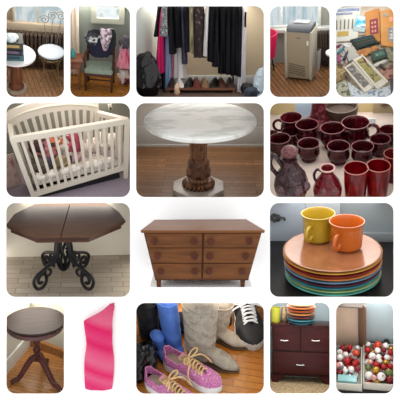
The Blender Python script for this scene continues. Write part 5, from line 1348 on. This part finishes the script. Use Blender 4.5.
# ================================================================== nightstand
def cell_night():
    c = new_cell(RECTS['night'], 300, 377, 18, 1.1); k = c.k
    room(c, mat('rug_shag', '#a3906f', .95, var=['#b9a888', '#7d6c50'], scale=34, bump=1, ramp=(.38, .62)), mat('wall_skyblue', '#adc6d2', .85), 'the nightstand')
    sides(c, 1.12, SIDE)
    fp = c.at(300, 383.3); y = fp.y
    xl, xr = c.wall(272.2, 383, y).x, c.wall(331, 383, y).x
    Zf = lambda py: c.wall(300, py, y).z
    H = Zf(324.3); D = min(.42, -y - .03); W = xr - xl; xc = (xl + xr) / 2
    t = thing(c, 'nightstand', 'dark mahogany three drawer nightstand standing on a shaggy tan rug', 'nightstand', (xc, y, 0))
    mg = wood('mahogany', '#421719', '#351113', .3, 'x', 3); mg2 = wood('mahogany_edge', '#2d0f10', '#240b0c', .35, 'x', 3)
    z0 = Zf(376)
    MB().box((0, D / 2, (z0 + H - .03) / 2), (W, D, H - .03 - z0)).build('body', mg2, t)
    MB().box((0, D / 2 - .01, H - .016), (W + .03, D + .03, .032), .006).build('top', wood('mahogany_top', '#3a1618', '#301012', .15, 'x', 3), t)
    silver = mat('silver', '#d0d0d4', .25, .9)
    def drawer(x0, x1, p0, p1, hx):
        z1, z0_ = Zf(p0), Zf(p1); a = c.wall(x0, 350, y).x - xc; b = c.wall(x1, 350, y).x - xc
        d = MB().box(((a + b) / 2, -.004, (z0_ + z1) / 2), (b - a, .022, z1 - z0_), .004).build('drawer', mg, t)
        hz = c.wall(hx[0], hx[1], y); x = hz.x - xc; q = .042
        MB().tube([(x - q, -.014, hz.z), (x - q, -.034, hz.z), (x, -.036, hz.z - .004), (x + q, -.034, hz.z), (x + q, -.014, hz.z)], .0075, 8).build('handle', silver, d)
    drawer(274, 299.7, 327, 350.3, (284.5, 339.7)); drawer(301.3, 329.5, 327, 350.3, (315.5, 339.9)); drawer(274, 329.5, 352, 373.5, (300.2, 364))
    # shaped apron with feet
    pl = []
    zt = z0 + .01; zz = z0 - .005
    hw = W / 2
    pl = [(-hw, 0), (-hw + .07, 0), (-hw + .075, zz * .45), (-hw + .13, zz * .8), (-hw + .16, zz), (hw - .16, zz), (hw - .13, zz * .8), (hw - .075, zz * .45), (hw - .07, 0), (hw, 0), (hw, zt + .01), (-hw, zt + .01)]
    MB().prism(pl, 0, .03, 0, lambda a, b, z: (a, z, b)).build('apron', mg, t)
    for s_ in (-1, 1): MB().box((s_ * (hw - .03), D - .03, zt / 2), (.06, .06, zt)).build('leg', mg2, t)
    # things on top
    def topat(px, py): return c.at(px, py, H)
    p = topat(301, 318.5); R = 13.4 * c.kk(p); p.y = min(p.y, -R - .03)
    cols = [('#1d5568', 'dark teal', .9), ('#3f8f9f', 'turquoise', .98), ('#6a2c30', 'wine red', 1.), ('#c98a4a', 'ochre', 1.), ('#a04a2c', 'rust', 1.02), ('#d07a40', 'orange', 1.02), ('#c9a274', 'sand', 1.0)]
    z = H; zt = vert(c, p, 301, 302).z
    ph = (zt - H) / 7
    for i, (h, nm, f) in enumerate(cols):
        b = MB().lathe([(0, 0), (.6 * R * f, 0), (.95 * R * f, ph * .5), (R * f, ph * .86), (.97 * R * f, ph * .9), (.6 * R, ph * .35), (0, ph * .3)], 40)
        one(c, 'plate', b, mat('night_plate_%d' % i, h, .3, coat=.3), nm + ' plate in the stack on the dark nightstand', 'plate', (p.x, p.y, z), 0, 'plates on the nightstand'); z += ph
    p = topat(276, 319); p.y = min(p.y, y + D * .45); r = 5.2 * c.kk(p); h = vert(c, p, 276, 307.5).z - H
    m = mat('mug_lime', '#b5b83c', .3, coat=.3)
    t2 = thing(c, 'mug', 'yellow green mug on the dark nightstand beside the plate stack', 'mug', (p.x, p.y, H))
    MB().lathe([(0, 0), (.8 * r, 0), (.9 * r, .1 * h), (.92 * r, .85 * h), (r, h), (.92 * r, h), (.82 * r, .5 * h), (0, .1 * h)], 32).build('cup', m, t2)
    MB().tube([(-.95 * r - .25 * h * sin(q), 0, .5 * h + .27 * h * cos(q)) for q in [pi * i / 10 for i in range(11)]], .1 * r, 8).build('handle', m, t2)
    p = topat(284.5, 317.5); p.y = min(p.y, y + D * .8)
    b = MB().lathe([(0, 0), (.02, 0), (.036, .03), (.03, .1), (.018, .13), (.026, .165), (.02, .165), (0, .12)], 20)
    one(c, 'vase', b, mat('vase_floral', '#c9b48a', .4, var=['#4e7a5c', '#d8c79a', '#b0563f', '#e0d6b8'], scale=34, ramp=(.35, .65)), 'small flower patterned vase between mug and plates on the nightstand', 'vase', (p.x, p.y, H))
    fill_lamp(c, 7, '#fff4ea')
# ================================================================== bauble trays
def cell_baubles():
    c = new_cell(RECTS['baubles'], 365, 346, 45, .9); k = c.k
    room(c, mat('table_black', '#1d1b1c', .4), mat('wall_iceblue', '#b4c2c6', .85), 'the bauble trays')
    sides(c, .92, SIDE)
    card = mat('card_tan', '#cdb29c', .8, var='#c4a891', scale=5); cardd = mat('card_brown', '#7b5a45', .85); cw = mat('card_white', '#c9c3b6', .7)
    def tray(x0, x1, yb, yf, lb):
        a, b_, d, e = c.at(x0, yf), c.at(x1, yf), c.at(x1, yb), c.at(x0, yb)
        yy0, yy1 = a.y, d.y; o = V(((a.x + b_.x) / 2, (yy0 + yy1) / 2, 0)); W = b_.x - a.x; D = yy1 - yy0; h = .1
        t = thing(c, 'cardboard_tray', lb, 'box', o)
        MB().box((0, 0, .004), (W, D, .008)).build('base', cw, t)
        MB().box((0, -D / 2 + .005, h / 2), (W, .01, h)).build('side_panel', cw, t); MB().box((0, D / 2 - .005, h / 2), (W, .01, h)).build('side_panel', cw, t)
        for s_ in (-1, 1): MB().box((s_ * (W / 2 - .005), 0, h / 2), (.01, D - .021, h)).build('side_panel', cw, t)
        return o, W, D, h
    tl = tray(333, 362.2, 353.5, 389.3, 'pale cardboard tray of baubles in front of the upright tan lid')
    tr = tray(363.2, 397, 351, 389.3, 'pale cardboard tray of baubles in front of the bare grey blue wall')
    p0, p1 = c.at(333, 352), c.at(360, 352); y = p0.y + .0
    y = tl[0].y + tl[2] / 2 + .012
    xl, xr = c.wall(333, 345, y).x, c.wall(363.5, 345, y).x; zt = c.wall(348, 306.5, y + .0).z
    t = thing(c, 'box_lid', 'tan cardboard box lid standing upright behind the tray of baubles', 'box lid', ((xl + xr) / 2, y, 0)); W = xr - xl
    MB().box((-.035, .1, zt / 2), (W - .06, .012, zt)).build('panel', card, t)
    q = MB(); q.prism([(W / 2 + .02, 0), (W / 2 + .03, 0), (W / 2 - .045, .106), (W / 2 - .057, .106)], 0, zt); q.build('side_panel', cardd, t)
    MB().box((-.005, .05, zt - .006), (W - .01, .11, .012)).build('top_panel', mat('card_edge', '#4f463f', .8), t)
    # dark ribbon behind
    p = c.wall(377, 344, -.03)
    a, b_ = c.at(366, 348), c.at(390, 346)
    t = thing(c, 'ribbon_roll', 'black ribbon strip standing against the grey blue wall behind the trays', 'ribbon', ((a.x + b_.x) / 2, -.03, 0))
    MB().box((0, 0, .05), (b_.x - a.x, .02, .1), .006).build('strip', mat('ribbon_black', '#25272b', .7), t)
    MB().lathe([(0, .1), (.022, .1), (.028, .13), (.015, .15), (0, .155)], 14, (.09, 0, 0)).build('knot', mat('ribbon_black', ''), t)
    kinds = [('#a3161f', 'red', .18, .2), ('#cf4a32', 'orange red', .15, .3), ('#d9d3cf', 'white', .35, 0), ('#b98a2e', 'gold', .2, .7), ('#e6e0dd', 'pearl white', .25, 0), ('#7d1420', 'dark red', .2, .2), ('#c7ccd0', 'silver', .2, .7), ('#c88a84', 'pale pink', .3, .1), ('#5f6d3a', 'green', .25, .2)]
    mats = [mat('bauble_' + n.replace(' ', '_'), h, r, mt) for h, n, r, mt in kinds]
    cap = mat('bauble_cap', '#b7a06a', .3, .9)
    rr = random.Random(21)
    def fill(tray_, where, seq, n, avoid=()):
        o, W, D, h = tray_; pts = []
        for layer, top in ((0, .0), (1, .05), (2, .095)):
            for _ in range(2500):
                r = rr.uniform(.028, .046)
                x, y_ = rr.uniform(-W / 2 + r + .012, W / 2 - r - .012), rr.uniform(-D / 2 + r + .012, D / 2 - r - .012)
                if any(ax0 - r < x < ax1 + r and ay0 - r < y_ < ay1 + r for ax0, ay0, ax1, ay1 in avoid): continue
                p = V((x, y_, .009 + r if not layer else top + r))
                if all((p - q[0]).length > (r + q[1]) * .96 for q in pts): pts.append((p, r))
        for i, (p, r) in enumerate(pts):
            ki = seq[i % len(seq)]; nm = kinds[ki][1]
            t = thing(c, 'bauble', f'{nm} bauble lying in the tray {where}', 'ornament', (o.x + p.x, o.y + p.y, p.z), 0, f'{nm} baubles in the tray {where}')
            tl_ = MX.Rotation(rr.uniform(-1, 1), 3, 'X') @ MX.Rotation(rr.uniform(-1, 1), 3, 'Y')
            MB().sph((0, 0, 0), r, 22).build('ball', mats[ki], t)
            MB().cyl((0, 0, r * .97), (0, 0, r * 1.2), r * .22, None, 10).map(lambda v: tl_ @ v).build('cap', cap, t)
    o, W, D, h = tl
    av = (-W / 2 + .045, -D / 2 + .02, W / 2 - .05, -D / 2 + .13)
    one(c, 'gift_box', MB().box(((av[0] + av[2]) / 2, (av[1] + av[3]) / 2, .055), (av[2] - av[0] - .01, av[3] - av[1] - .02, .09), .006), mat('teal_card', '#7fb3b3', .4, var='#98c4c2', scale=6), 'flat teal box lying among the baubles in front of the tan lid', 'box', (o.x, o.y, .0085))
    fill(tl, 'in front of the upright tan lid', [0, 2, 1, 0, 4, 5, 7, 4, 0, 2, 6, 5], 62, (av,))
    fill(tr, 'in front of the bare grey blue wall', [0, 4, 3, 0, 2, 7, 3, 1, 0, 4, 8, 5, 4], 74)
    fill_lamp(c, 6, '#f4f6f8')
for f in (cell_stool, cell_chair, cell_closet, cell_cooler, cell_art, cell_crib, cell_marble, cell_ruby, cell_octagon, cell_dresser, cell_plates, cell_round, cell_dress, cell_shoes, cell_night, cell_baubles):
    f()
for o in bpy.data.objects:
    for q in ('_w', '_c'):
        if q in o: del o[q]
